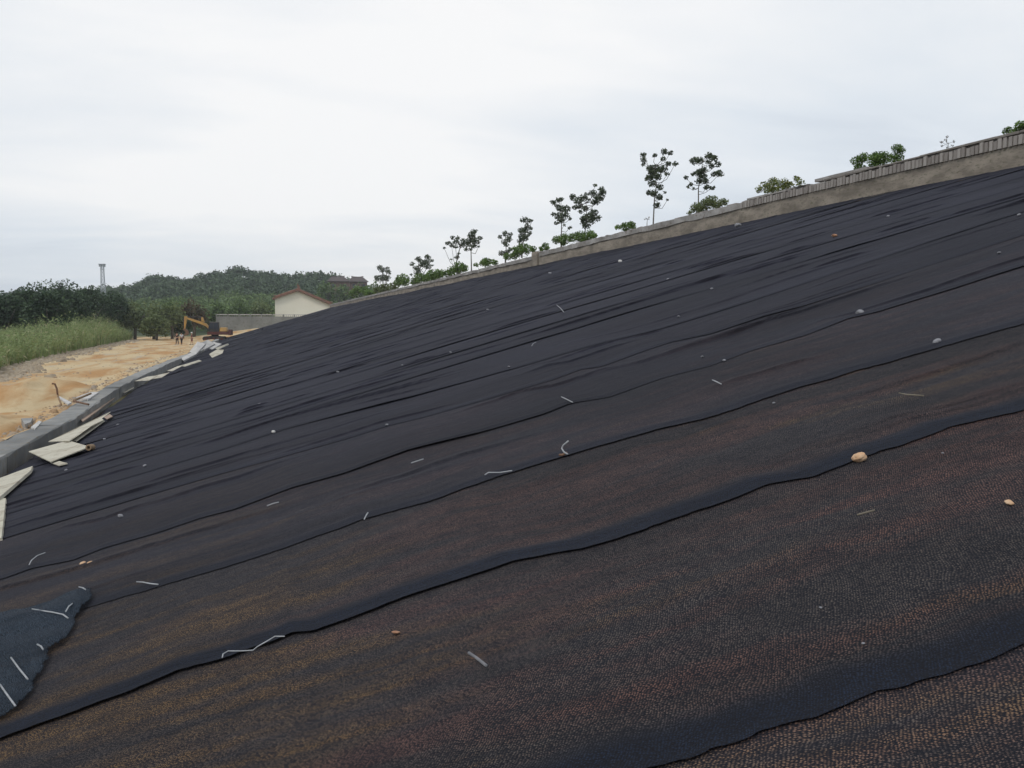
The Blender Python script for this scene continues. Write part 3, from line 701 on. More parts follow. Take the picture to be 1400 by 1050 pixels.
for (x, y, r, lab) in [(696, 502, 2.5, 'pale pebble on a seam right of the slope middle'), (616, 482, 2.4, 'grey pebble on the upper middle net by a dark fold'), (550, 500, 2.5, 'pale pebble beside the end of a dark fold'), (462, 509, 3, 'pale knot on a fold in the upper left net'),
                       (355, 553, 3, 'pale knot on a fold near the foot of the net'), (529, 581, 2.6, 'pale pebble on a seam in the left middle'), (928, 433, 2.4, 'pale pebble alone in the upper middle'), (960, 488, 2.6, 'grey pebble between two seams right of the middle'), (990, 493, 2.8, 'grey clod on a seam right of the middle'), (1366, 346, 2.8, 'pale pebble near the right edge under the wall'),
                       (1214, 296, 2.6, 'pale crumb just under the brick wall'), (1393, 294, 3, 'pale pebble at the right edge close under the wall'), (752, 374, 3, 'whitish pebble just below the wall pillar'), (973, 395, 2.6, 'white pebble below the bushy sapling'),
                       (913, 382, 2.3, 'grey pebble below the tall sapling, lower of two'), (667, 424, 2.4, 'pale pebble high in the left middle'), (165, 706, 4.5, 'grey brown crumb on the lower left net'), (143, 601, 3, 'pale clod right of the square board'),
                       (90, 643, 2.5, 'pale pebble below the square board'), (198, 637, 3, 'grey clod by a fold in the lower left net'), (161, 581, 2.4, 'grey pebble right of the tapering board tip'), (1180, 880, 3.0, 'white fleck on the brown net above the wide dark hem'), (1122, 831, 2.5, 'white fleck farther up the brown net above the wide hem'), (1058, 551, 2.3, 'grey fleck left below the short seam end at right'), (1289, 620, 2.6, 'white fleck right of the round stone')]:
    rock(x, y, r * 0.78, lab, 'stonew', 0.6, 'pebble', seed=int(x))

# ------------------------------------------------------------------ boundary wall on top of the bank
wall = empty('boundary_wall', (float(wall_x(20)), 20, 7.0)); tag(wall, 'long low masonry wall with brick coping along the top of the net slope', 'wall')
def wpart(name, y0, y1, prof, mat, jit, seed, step=0.5):
    ysl = np.arange(y0, y1 + step * .5, step)
    o = sweep_profile(name, ysl, lambda y: wall_x(y), prof, mat, None, zf=lambda y: 1.5 + 0.3 * wall_x(y), jit=jit, seed=seed)
    o.parent = wall; o.matrix_parent_inverse = wall.matrix_basis.inverted(); return o
def rect(x0, x1, z0, z1): return [(x0, z0), (x0, z1), (x1, z1), (x1, z0)]
wpart('wall_base', -28, 48.6, rect(0.0, 0.42, -0.4, 0.52), M['mortar'], 0.03, 11)
wpart('wall_base', 49.5, 165, rect(0.02, 0.40, -0.4, 0.40), M['mortar'], 0.05, 12)
wpart('pillar', 48.6, 49.5, rect(-0.10, 0.52, -0.4, 0.86), M['mortar'], 0.02, 13, 0.3)
wpart('coping_bed', -28, 27.6, rect(0.03, 0.42, 0.523, 0.80), M['coping'], 0.0, 14)
mb = MB(); rc = random.Random(15); y = -28.0
while y < 22.4:
    w = rc.uniform(0.5, 1.6); x = float(wall_x(y + w / 2)); 
    if rc.random() < 0.93: mb.box((x + 0.2 + rc.uniform(-0.025, 0.025), y + w / 2, 1.5 + 0.3 * x + 0.83 + rc.uniform(-0.008, 0.012)), (0.50, w - rc.uniform(0.01, 0.04), rc.uniform(0.045, 0.07)), rc.uniform(-0.012, 0.012))
    y += w
o = mb.build('coping_cap', M['capstone'], bevel=0.008); o.parent = wall; o.matrix_parent_inverse = wall.matrix_basis.inverted()
wpart('coping_cap', 27.4, 48.6, rect(-0.05, 0.46, 0.523, 0.76), M['coping'], 0.06, 16)
wpart('coping_cap', 49.5, 165, rect(-0.04, 0.44, 0.405, 0.62), M['coping'], 0.07, 17)
wpart('coping_slab', 20.9, 23.4, rect(0.1, 0.46, 0.87, 0.97), M['coping'], 0.02, 18)
wpart('coping_slab', 23.6, 27.3, rect(-0.03, 0.44, 0.805, 0.85), M['coping'], 0.05, 19)
# the brick-on-edge course: one mesh of separate bricks
mb = MB(); rb = random.Random(8); y = -27.5
while y < 27.4:
    w = 0.10 + rb.uniform(-0.012, 0.012); x = float(wall_x(y)); h = 0.258 + rb.uniform(-0.05, 0.008)
    mb.box((x + 0.16 - 0.04 + rb.uniform(-0.022, 0.022), y + w / 2, 1.5 + 0.3 * x + 0.527 + h / 2), (0.36, w, h))
    y += w + rb.uniform(0.035, 0.055)
o = mb.build('brick_course', M['brick']); o.parent = wall; o.matrix_parent_inverse = wall.matrix_basis.inverted()
# loose coping bricks lying flat further along, weathered
mb = MB(); y = 27.8
while y < 48.4:
    w = rb.uniform(0.18, 0.5); x = float(wall_x(y)); h = rb.uniform(0.03, 0.07)
    if rb.random() < 0.8: mb.box((x + 0.18 + rb.uniform(-0.03, 0.03), y + w / 2, 1.5 + 0.3 * x + 0.765 + h / 2 - 0.03), (0.42, w, h), rb.uniform(-0.06, 0.06))
    y += w + rb.uniform(0.0, 0.08)
o = mb.build('coping_tiles', M['brick']); o.parent = wall; o.matrix_parent_inverse = wall.matrix_basis.inverted()
mb = MB(); y = 50
while y < 164:
    w = rb.uniform(0.3, 1.2); x = float(wall_x(y)); h = rb.uniform(0.03, 0.07)
    if rb.random() < 0.75: mb.box((x + 0.18 + rb.uniform(-0.03, 0.03), y + w / 2, 1.5 + 0.3 * x + 0.63 + h / 2 - 0.045), (0.40, w, h), rb.uniform(-0.04, 0.04))
    y += w + rb.uniform(0.0, 0.15)
o = mb.build('coping_tiles', M['brick']); o.parent = wall; o.matrix_parent_inverse = wall.matrix_basis.inverted()

# ------------------------------------------------------------------ foliage
def leaf_mesh(name, C, size, mat, parent, rng, aspect=0.55, updir=0.25, smooth=False):
    C = np.asarray(C, float); n = len(C)
    size = np.broadcast_to(np.asarray(size, float), (n,)) * rng.uniform(0.65, 1.3, n)
    a = rng.normal(size=(n, 3)); a[:, 2] *= 0.7; a /= np.linalg.norm(a, axis=1)[:, None]
    nn = rng.normal(size=(n, 3)); nn[:, 2] += updir * 3; b = np.cross(nn, a); b /= np.linalg.norm(b, axis=1)[:, None] + 1e-9
    c_ = np.cross(a, b)
    a = a * size[:, None] * .5; b = b * (size * aspect)[:, None] * .5; dr = c_ * (size * 0.12)[:, None]
    V = np.stack([C - a, C + b - dr * 0.2 + dr, C + a, C - b + dr], 1).reshape(-1, 3)
    return mesh_np(name, V, np.arange(4 * n).reshape(n, 4), mat, parent, smooth)
def plant_px(name, X, trunk, clusters, conv, label, cat, group, leafmat, leaf_px, dens, rng, twigs=True, thick=1.0):
    """trunk and leaf clusters given as pixels, put at upslope distance X with real depth spread"""
    cv = lambda x, y: (conv[0] + x / conv[2], conv[1] + y / conv[2])
    base = at_X(*cv(*trunk[0]), X); root = empty(name, (base[0], base[1], base[2] - 0.3))
    inv = np.array(root.location)
    T = [at_X(*cv(*p), X) for p in trunk]
    T = [T[0] - np.array([0, 0, 0.5])] + T
    m = px_size(base, 1.0)
    C = []; tops = []
    for (x, y, r) in clusters:
        p = at_X(*cv(x, y), X); R = 1.22 * r / conv[2] * m
        dep = rng.normal() * m * 9
        d = ray(*cv(x, y)); p = p + np.array([0.35, 1.0, 0.0]) * dep * (0.6 if len(trunk) > 2 else 0.8)
        tops.append((p, R))
        n = max(12, int(3.9 * dens * (r / conv[2]) ** 2))
        q = rng.normal(size=(n, 3)); q /= np.linalg.norm(q, axis=1)[:, None]; q *= (rng.uniform(0, 1, n) ** 0.45)[:, None] * R
        q[:, 2] *= 0.8
        C.append(p + q)
    C = np.vstack(C)
    leaf_mesh('crown', C - inv, leaf_px * m * 0.72, leafmat, root, rng, 0.55)
    if twigs:
        mb = MB(); n = len(T); r0 = 1.15 * m * thick
        mb.tube([t - inv for t in T], [r0 * (1 - 0.75 * i / (n - 1)) for i in range(n)], 7)
        TA = []
        for i in range(n - 1):
            for s in np.linspace(0, 1, 6, endpoint=False): TA.append(T[i] * (1 - s) + T[i + 1] * s)
        TA = np.array(TA)
        for p, R in tops:
            lo = TA[TA[:, 2] < p[2] - R * 0.2]
            if len(lo) == 0: lo = TA[:1]
            j = lo[np.argmin(np.linalg.norm((lo - p) * np.array([1, 1, 0.8]), axis=1))]
            mid = (j + p) / 2 + np.array([0, 0, -0.12 * np.linalg.norm(p - j)]) + rng.normal(size=3) * 0.04
            mb.tube([j - inv, mid - inv, p - inv], [0.42 * m * thick, 0.34 * m * thick, 0.2 * m], 5)
        mb.build('trunk', M['bark'], root, smooth=True)
    return tag(root, label, cat, group)
R1 = np.random.default_rng(11)
GT = 'young saplings standing behind the wall'
c5 = (740, 180, 4.667); c4 = (480, 260, 4.667); c6 = (1000, 140, 3.5)
plant_px('sapling', 19.9, [(715, 580), (722, 440), (735, 340), (725, 240), (735, 215)],
         [(650, 150, 18), (650, 185, 20), (648, 212, 14), (725, 150, 14), (785, 125, 20), (822, 138, 16), (770, 185, 15), (815, 200, 18), (855, 205, 15), (812, 262, 14), (700, 240, 28), (735, 225, 28), (768, 245, 28), (720, 270, 36), (690, 290, 24), (740, 295, 22), (705, 335, 24), (755, 355, 20), (695, 385, 20), (720, 395, 24), (790, 385, 8), (750, 415, 20), (795, 445, 8), (745, 465, 20), (765, 420, 14)],
         c5, 'tall slender sapling with a bare lower stem, tallest of the row', 'tree', GT, M['leafdark'], 4.6, 1.25, R1)
plant_px('sapling', 19.9, [(1003, 490), (1003, 360), (1020, 270), (1030, 180)],
         [(985, 180, 28), (1010, 185, 22), (1060, 160, 22), (1105, 150, 20), (1095, 180, 20), (1125, 210, 18), (1090, 215, 18), (1130, 275, 22), (1100, 275, 18), (1040, 240, 25), (1010, 265, 28), (980, 265, 18), (1030, 285, 25), (920, 295, 14), (960, 330, 14), (935, 355, 9), (1000, 320, 20), (1035, 325, 20), (1050, 360, 17), (1097, 355, 15), (965, 365, 8), (1060, 200, 16)],
         c5, 'broad crowned sapling right of the tallest one, above a bush', 'tree', GT, M['leafdark'], 4.6, 1.25, R1)
plant_px('sapling', 19.9, [(128, 690), (130, 580), (125, 480)],
         [(75, 460, 18), (110, 440, 18), (125, 435, 15), (160, 490, 24), (125, 490, 24), (100, 470, 14), (75, 530, 14), (110, 535, 24), (150, 540, 26), (185, 555, 12), (125, 570, 22), (95, 585, 14), (145, 600, 8), (183, 610, 12)],
         c5, 'small oval sapling, left of the two that share a bush', 'tree', GT, M['leafdark'], 4.4, 1.3, R1)
plant_px('sapling', 19.9, [(275, 680), (290, 540), (285, 440)],
         [(205, 405, 20), (195, 430, 10), (230, 440, 26), (265, 430, 24), (285, 405, 12), (325, 400, 24), (340, 350, 11), (385, 365, 18), (395, 385, 20), (370, 420, 28), (345, 450, 24), (300, 440, 10), (215, 490, 18), (245, 470, 20), (250, 515, 15), (280, 490, 20), (335, 520, 26), (300, 545, 32), (265, 560, 20), (330, 560, 28), (365, 555, 18), (285, 600, 24), (270, 580, 20)],
         c5, 'forked sapling, right of the two that share a bush', 'tree', GT, M['leafdark'], 4.4, 1.3, R1)
plant_px('sapling', 19.7, [(768, 500), (765, 380), (780, 300)],
         [(775, 260, 18), (800, 268, 10), (770, 290, 24), (760, 320, 24), (795, 325, 24), (825, 310, 14), (720, 330, 22), (745, 345, 20), (780, 355, 18), (815, 362, 8), (735, 380, 13), (765, 380, 10)],
         c4, 'slim sapling with a straight bare stem, right of a leaning one', 'tree', GT, M['leafdark'], 3.8, 1.6, R1)
plant_px('sapling', 19.7, [(668, 490), (680, 420), (700, 350), (660, 320)],
         [(610, 340, 12), (625, 335, 12), (650, 305, 14), (640, 350, 15), (670, 330, 20), (685, 310, 14), (700, 345, 20), (665, 360, 14), (595, 370, 8), (675, 430, 14), (637, 440, 8), (690, 405, 9)],
         c4, 'sparse leaning sapling over a pale green bush', 'tree', GT, M['leafdark'], 3.8, 1.6, R1)
plant_px('sapling', 19.8, [(985, 430), (990, 380), (985, 300)],
         [(950, 295, 14), (985, 275, 20), (1015, 280, 15), (1005, 315, 22), (975, 325, 18), (990, 350, 15), (1015, 375, 15), (960, 400, 20), (990, 400, 20)],
         c4, 'short flat topped sapling left of a taller one near the pillar', 'tree', GT, M['leafdark'], 3.8, 1.6, R1)
plant_px('sapling', 19.8, [(1090, 390), (1105, 280), (1120, 200)],
         [(1105, 190, 22), (1135, 185, 15), (1155, 200, 8), (1125, 225, 18), (1145, 240, 12), (1085, 255, 20), (1110, 260, 22), (1140, 275, 15), (1095, 290, 25), (1080, 320, 20), (1110, 310, 20), (1130, 300, 10)],
         c4, 'narrow upright sapling nearest left of the wall pillar', 'tree', GT, M['leafdark'], 3.8, 1.6, R1)
plant_px('sapling', 19.6, [(420, 570), (430, 480), (470, 440)],
         [(385, 470, 15), (430, 440, 20), (490, 430, 18), (480, 460, 20), (460, 465, 20), (515, 450, 12), (420, 500, 18), (490, 490, 20), (450, 480, 15), (520, 480, 8), (420, 530, 12), (385, 540, 8), (440, 520, 14)],
         c4, 'low spreading sapling far along the wall, second from the far end', 'tree', GT, M['leafdark'], 3.4, 2.0, R1)
plant_px('sapling', 19.4, [(205, 620), (200, 520), (205, 495)],
         [(185, 495, 18), (200, 510, 20), (240, 500, 10), (225, 515, 15), (160, 560, 20), (200, 560, 28), (230, 560, 20), (240, 530, 8)],
         c4, 'smallest dark sapling at the far end of the wall', 'tree', GT, M['leafdark'], 3.2, 2.2, R1)
GS = 'bushes growing behind the wall'
def bush(cl, conv, lab, mat='leafmid', lp=4.0, dn=1.7, X=19.5, tw=True):
    xs_ = [c[0] for c in cl]; ysb = [c[1] + c[2] for c in cl]
    plant_px('bush', X, [(sum(xs_) / len(xs_), max(ysb) + 12), (sum(xs_) / len(xs_) + 3, sum(c[1] for c in cl) / len(cl))], cl, conv, lab, 'bush', GS, M[mat], lp, dn, R1, tw, 0.6)
bush([(985, 490, 38), (1040, 470, 38), (1070, 450, 36), (1110, 470, 30), (1160, 450, 28), (950, 515, 15), (1030, 500, 30)], c5, 'dark green bush below the broad crowned sapling', 'leafolive')
bush([(100, 690, 30), (150, 680, 38), (140, 710, 20), (200, 670, 30), (250, 665, 38), (310, 655, 34), (340, 660, 18), (280, 685, 25)], c5, 'wide green bush below the two neighbouring saplings')
bush([(490, 610, 18), (530, 610, 28), (570, 595, 25), (590, 605, 18), (550, 625, 20)], c5, 'small bush left of the tallest sapling')
bush([(690, 490, 40), (640, 510, 25), (720, 500, 25), (670, 520, 25)], c4, 'pale green bush below the sparse leaning sapling')
bush([(1060, 390, 38), (1000, 425, 28), (1110, 380, 38), (1160, 380, 20), (1080, 355, 15), (1040, 420, 25)], c4, 'green bush below the flat topped and narrow saplings')
bush([(1215, 375, 18), (1240, 355, 20), (1225, 350, 10), (1250, 375, 15)], c4, 'small bright bush just left of the wall pillar')
bush([(800, 480, 15), (850, 445, 20), (870, 465, 33), (915, 460, 20), (840, 470, 20)], c4, 'bush between the straight stemmed and flat topped saplings')
bush([(325, 570, 40), (350, 590, 25), (300, 590, 25)], c4, 'round bush between the two farthest saplings')
bush([(270, 610, 28), (215, 630, 36), (170, 640, 25)], c4, 'yellowish bush below the smallest dark sapling', 'leafolive')
bush([(450, 565, 40), (530, 545, 46), (500, 565, 38), (570, 530, 25)], c4, 'wide bush below the low spreading sapling')
bush([(600, 530, 28), (625, 530, 18)], c4, 'tiny bush right of the wide far bush')
bush([(390, 580, 28), (410, 570, 18)], c4, 'tiny bush left of the wide far bush')
bush([(40, 640, 30), (90, 640, 28), (120, 660, 26), (20, 660, 30), (150, 650, 22)], c4, 'low dark bush at the very end of the wall')
bush([(115, 430, 18), (160, 400, 25), (215, 370, 22), (200, 400, 30), (240, 395, 25), (270, 400, 20), (310, 365, 14), (320, 390, 20), (180, 430, 30), (240, 420, 30)], c6, 'yellow green bush with bare twigs over the brick coping', 'leafyel', 4.2, 1.0)
bush([(600, 280, 28), (640, 260, 25), (680, 280, 40), (700, 250, 20), (735, 265, 35), (770, 230, 22), (800, 235, 16), (775, 270, 30), (620, 310, 25), (690, 310, 25)], c6, 'leafy green bush over the brick coping at upper right', 'leafmid', 4.6, 1.15)
bush([(1330, 130, 20), (1370, 115, 25), (1405, 130, 30), (1390, 110, 20), (1440, 110, 30), (1350, 150, 22)], c6, 'green bush at the right edge of the photo above the wall', 'leafmid', 4.6, 1.15)
bush([(1040, 160, 7), (1048, 172, 8), (1060, 190, 7), (990, 195, 8), (1065, 202, 6), (1050, 205, 6), (1000, 212, 5)], c6, 'bare grey twigs poking above the brick coping', 'leafbrown', 2.6, 1.2)
bush([(690, 545, 4), (700, 535, 4), (660, 560, 4), (650, 568, 4)], c5, 'thin dry twigs left of the tallest sapling stem', 'leafbrown', 1.8, 1.2)

# broad trees, bushes and woods beyond the track
def crown_points(c, rx, ry, rz, n, rng, lumps=9):
    P = []
    L = rng.normal(size=(lumps, 3)); L /= np.linalg.norm(L, axis=1)[:, None]; L[:, 2] = np.abs(L[:, 2]) * 0.9 - 0.2
    for l in L:
        q = rng.normal(size=(n // lumps, 3)); q /= np.linalg.norm(q, axis=1)[:, None]; q *= (rng.uniform(0, 1, len(q)) ** 0.35)[:, None]
        s = rng.uniform(0.38, 0.6)
        P.append(l * np.array([rx, ry, rz]) * rng.uniform(0.5, 0.72) + q * np.array([rx, ry, rz]) * s)
    return np.vstack(P) + np.array(c)
def tree_at(name, px, py_top, py_base, Y, wpx, label, cat, group, mat, rng, leaf=0.55, n=1500, z0=0.0, trunk=True):
    b = at_Y(px, py_base, Y); t = at_Y(px, py_top, Y); H = t[2] - z0; w = px_size(b, wpx) / 2
    root = empty(name, (b[0], Y, z0)); bushy = 'bush' in name or name == 'wayside_tree'; cz = H * 0.50; rz = H * 0.56
    P = crown_points((0, 0, cz), w, w * 0.9, rz, n, rng, 12)
    P[:, 2] += H - np.percentile(P[:, 2], 99.6)
    if bushy: P[:, 2] = np.abs(P[:, 2] * 1.12 - 0.12 * H)
    P = P[P[:, 2] > 0.02 * H]
    leaf_mesh('crown', P, leaf, mat, root, rng, 0.7, 0.3)
    if trunk:
        mb = MB(); r = 0.045 * H
        mb.tube([(0, 0, -0.3), (0.05 * w, 0, H * 0.3), (0.1 * w, 0, H * 0.62)], [r, r * 0.75, r * 0.35], 8)
        for k in range(5):
            a = k * 1.3 + rng.uniform(0, 1); mb.tube([(0.05 * w, 0, H * 0.28), (math.cos(a) * w * 0.35, math.sin(a) * w * 0.35, H * 0.5), (math.cos(a) * w * 0.62, math.sin(a) * w * 0.62, H * 0.68)], [r * 0.5, r * 0.33, r * 0.12], 6)
        mb.build('trunk', M['bark'], root, smooth=True)
    return tag(root, label, cat, group)
R2 = np.random.default_rng(23)
GD = 'broad dark trees behind the reeds at left'
for (px, pt, Y, w, lab) in [(5, 400, 128, 62, 'dark broad tree at the left edge behind the reeds'), (42, 390, 134, 60, 'dark broad tree second from the left edge'),
                            (88, 384.5, 140, 74, 'dark broad tree with the tallest dome behind the reeds'), (122, 394, 150, 58, 'dark broad tree left below the mast'),
                            (150, 399, 165, 54, 'dark lower tree right below the mast'), (66, 398, 122, 60, 'dark broad tree in front of the tallest dome'), (-30, 402, 130, 60, 'dark broad tree just outside the left edge')]:
    tree_at('broad_tree', px, pt, 445, Y, w, lab, 'tree', GD, M['leafbig'], R2, 0.36, 6000)
GB2 = 'olive bushes beside the track'
for (px, pt, pb, Y, w, mt, lab) in [(184, 413, 455, 168, 46, 'leafolive', 'light olive bush where the reeds end'), (210, 413, 455, 169, 46, 'leafolive', 'olive bush right of the reed end'),
                                    (235, 416, 455, 168, 42, 'leafolive', 'dull olive bush behind the people'), (214, 430, 458, 160, 40, 'leafolive', 'low olive bush by the track left of the people'),
                                    (250, 432, 455, 172, 34, 'leafbig', 'dark low bush behind the excavator bucket'), (265, 410, 447, 186, 34, 'leafbrown', 'brown half dry tree behind the excavator boom'),
                                    (292, 412, 445, 196, 40, 'leafwood', 'green tree behind the excavator cab'), (322, 408, 440, 200, 44, 'leafwood', 'green tree behind the grey panel wall'),
                                    (356, 410, 440, 203, 40, 'leafolive', 'dull tree against the left side of the cream house'), (240, 406, 447, 190, 44, 'leafwood', 'green tree left of the brown half dry tree')]:
    tree_at('wayside_tree' if 'tree' in lab else 'wayside_bush', px, pt, pb, Y, w, lab, 'tree' if 'tree' in lab else 'bush', GB2 if 'bush' in lab else 'trees in front of the wooded hill', M[mt], R2, 0.5, 1900)

# wooded hill
SKY = [(-400, 420), (-200, 412), (-60, 404), (0, 399), (60, 396), (120, 393), (150, 391), (165, 391), (185, 385), (210, 376), (230, 374), (250, 378), (275, 373), (300, 369), (325, 362), (345, 366.5), (365, 371), (400, 372.5), (418, 369.5), (440, 369), (462, 373), (480, 381), (520, 389), (560, 397), (640, 412), (900, 425)]
def hill_top(px): return np.interp(px, [s[0] for s in SKY], [s[1] for s in SKY])
hp = np.linspace(-400, 900, 90); hr = np.concatenate([np.linspace(200, 450, 40), np.linspace(465, 900, 14)])
def hill_z(px, r):
    ztop = 3.1 + (442 - (hill_top(px) + 15)) / F * 450 * 1.0
    t = np.clip((r - 200) / 250, 0, 1)
    z = ztop * (0.62 * t ** 1.1 + 0.38 * t ** 2.2)
    z = np.where(r > 450, ztop * np.clip(1 - (r - 450) / 500, -0.2, 1), z)
    return z - 0.05
def pol(px, r):
    d = np.array([ray(p, 442)[:2] for p in np.atleast_1d(px)]); d /= np.linalg.norm(d @ np.array([fwd[0], fwd[1]])[:, None] / 1.0, axis=1)[:, None]
    return d * np.atleast_1d(r)[:, None]
HV = []
for p in hp:
    xy = pol(np.full(len(hr), p), hr); z = hill_z(p, hr) + 1.5 * (vnoise(xy[:, 0] / 40, xy[:, 1] / 40, 4) - 0.5) * (hr > 215)
    z[0] = -0.3
    HV.append(np.column_stack([xy, z]))
tag(mesh_np('hill', np.vstack(HV), grid_faces(len(hp), len(hr)), M['hillground'], smooth=True), 'low wooded hill behind the track', 'hill', kind='structure')
R3 = np.random.default_rng(31)
def woods(name, rlo, rhi, cnt, pxr, mat, label, leaf, nper, hgt):
    C = []
    for _ in range(cnt):
        p = R3.uniform(*pxr); r = rlo + (rhi - rlo) * R3.uniform() ** 0.8
        if 372 < p < 520 and r < 245: continue
        if 448 < p < 505 and 315 < r < 352: continue
        xy = pol(p, r)[0]; z = float(hill_z(p, r)); w = R3.uniform(2.4, 4.8); h = R3.uniform(*hgt)
        C.append(crown_points((xy[0], xy[1], z + h * 0.36), w, w, h * 0.55, nper, R3, 7))
    leaf_mesh(name, np.vstack(C), leaf, mat, None, R3, 0.75, 0.3)
    return bpy.context.scene.objects[-1]
for args, lab in [((('wood', 330, 470, 1100, (-120, 640), M['leafridge']), 1.15, 110, (5.5, 9)), 'dark wood along the ridge of the far hill'),
                  ((('wood', 212, 345, 900, (-100, 600), M['leafwood']), 0.85, 130, (4, 6.5)), 'green wood on the near side of the far hill')]:
    (nm, lo, hi, cnt, pr, mt), lf, npn, hg = args
    before = set(bpy.data.objects.keys())
    woods(nm, lo, hi, cnt, pr, mt, lab, lf, npn, hg)
    o = [x for x in bpy.data.objects if x.name not in before][0]
    tag(o, lab, 'wood', kind='stuff')

for (px, pt_, Y, w, lab) in [(446, 386, 300, 26, 'round green tree left of the dark roofed houses on the hill'), (466, 389, 306, 30, 'green tree in front of the left dark roofed house'), (492, 389, 306, 30, 'green tree in front of the right dark roofed house'), (512, 384, 318, 26, 'green tree at the right end of the dark roofed houses')]:
    tree_at('hill_tree', px, pt_, 404, Y, w, lab, 'tree', 'trees round the hill houses', M['leafwood'], R3, 0.8, 900, z0=float(hill_z(px, 310)) - 1.0)
# tall reeds along the track
R4 = np.random.default_rng(41)
def reeds():
    N = 17000
    Y = 52 + (168 - 52) * R4.uniform(0, 1, N) ** 1.35
    edge = np.interp(Y, [40, 58, 66, 90, 110, 140, 163, 170], [-13.2, -14.8, -16.4, -17.6, -18.6, -19.6, -20.4, -21])
    dep = R4.uniform(0, 1, N) ** 1.2 * np.interp(Y, [50, 80, 165], [16, 18, 14])
    X = edge - dep + 0.6 * (vnoise(Y / 2.5, np.zeros(N), 8) - 0.5)
    px = np.interp(Y, [50, 165], [0, 1])
    D = X * fwd[0] + Y * fwd[1]; pxx = 700 + F * (X * rgt[0] + Y * rgt[1]) / D
    topy = np.interp(pxx, [-80, 0, 30, 60, 100, 130, 150, 172, 186, 199], [451, 449, 443, 434, 428, 426, 431, 438, 449, 463])
    hmax = np.clip(3.1 + (442 - topy) / F * D, 0.8, 5.2) * (0.62 + 0.38 * np.clip(dep / 3.0, 0, 1)) * (0.52 + 0.85 * fbm(X / 1.7, Y / 2.4, 15, 3))
    n = N; h = hmax * R4.uniform(0.55, 1.05, n); az = R4.uniform(0, 2 * np.pi, n); bend = R4.uniform(0.12, 0.8, n) * h
    wd = R4.uniform(0.035, 0.07, n); sx, sy = -np.sin(az), np.cos(az); rings = []
    for t in (0.0, 0.45, 0.8, 1.0):
        cx_ = X + np.cos(az) * bend * t ** 2.2; cy_ = Y + np.sin(az) * bend * t ** 2.2; z = h * (t - 0.12 * t ** 3)
        w = wd * (1.0 - t) ** 0.6 + 0.004
        rings.append(np.stack([np.stack([cx_ - sx * w, cy_ - sy * w, z], 1), np.stack([cx_ + sx * w, cy_ + sy * w, z], 1)], 1))
    V = np.stack(rings, 1).reshape(n, 8, 3); b = (np.arange(n) * 8)[:, None]
    Q = np.concatenate([b + np.array([[0, 1, 3, 2]]), b + np.array([[2, 3, 5, 4]]), b + np.array([[4, 5, 7, 6]])], 0)
    # leaf sprays on the culms
    ns = 42000; pick = R4.integers(0, n, ns); zz = h[pick] * R4.uniform(0.35, 1.0, ns)
    C = np.stack([X[pick] + R4.normal(0, 0.28, ns), Y[pick] + R4.normal(0, 0.28, ns), zz], 1)
    a = R4.normal(size=(ns, 3)); a[:, 2] = np.abs(a[:, 2]) * 0.8; a /= np.linalg.norm(a, axis=1)[:, None]
    b2 = np.cross(a, R4.normal(size=(ns, 3))); b2 /= np.linalg.norm(b2, axis=1)[:, None] + 1e-9
    L2 = R4.uniform(0.25, 0.55, ns)[:, None]; a = a * L2; b2 = b2 * L2 * 0.11
    V2 = np.stack([C - a * .5, C + b2, C + a * .5 - np.array([0, 0, 0.05]), C - b2], 1).reshape(-1, 3); V = V.reshape(-1, 3)
    Q = np.vstack([Q, np.arange(4 * ns).reshape(ns, 4) + len(V)]); V = np.vstack([V, V2])
    o = mesh_np('reed_grass', V.reshape(-1, 3), Q, M['reed'])
    return tag(o, 'tall green reed grass growing along the left side of the track', 'grass', kind='stuff')
reeds()
# grey rubble along the reed edge
R5 = np.random.default_rng(51)
def rubble():
    n = 1500; Y = 48 + 112 * R5.uniform(0, 1, n) ** 1.5
    edge = np.interp(Y, [40, 58, 66, 90, 110, 140, 163, 170], [-12.9, -14.4, -15.9, -17.0, -18.0, -19.0, -19.8, -20.4])
    X = edge + R5.normal(0, 0.9, n); V = []; Q = []
    base = np.array([(-1, -1, -.5), (1, -1, -.5), (1, 1, -.5), (-1, 1, -.5), (-.6, -.7, .6), (.7, -.6, .5), (.6, .7, .6), (-.7, .6, .4)])
    f = np.array([(0, 1, 5, 4), (1, 2, 6, 5), (2, 3, 7, 6), (3, 0, 4, 7), (4, 5, 6, 7)])
    for i in range(n):
        s = R5.uniform(0.05, 0.2) * (1.8 if R5.uniform() < .06 else 1); a = R5.uniform(0, 6.28); c, sn = math.cos(a), math.sin(a)
        b = base * s * R5.uniform(0.6, 1.3, (8, 3)); b = np.column_stack([b[:, 0] * c - b[:, 1] * sn, b[:, 0] * sn + b[:, 1] * c, b[:, 2] + 0.06])
        V.append(b + np.array([X[i], Y[i], 0])); Q.append(f + 8 * i)
    o = mesh_np('rubble', np.vstack(V), np.vstack(Q), M['gravel'])
    tag(o, 'grey rubble and clods strewn along the edge of the reeds', 'rubble', kind='stuff')
rubble()
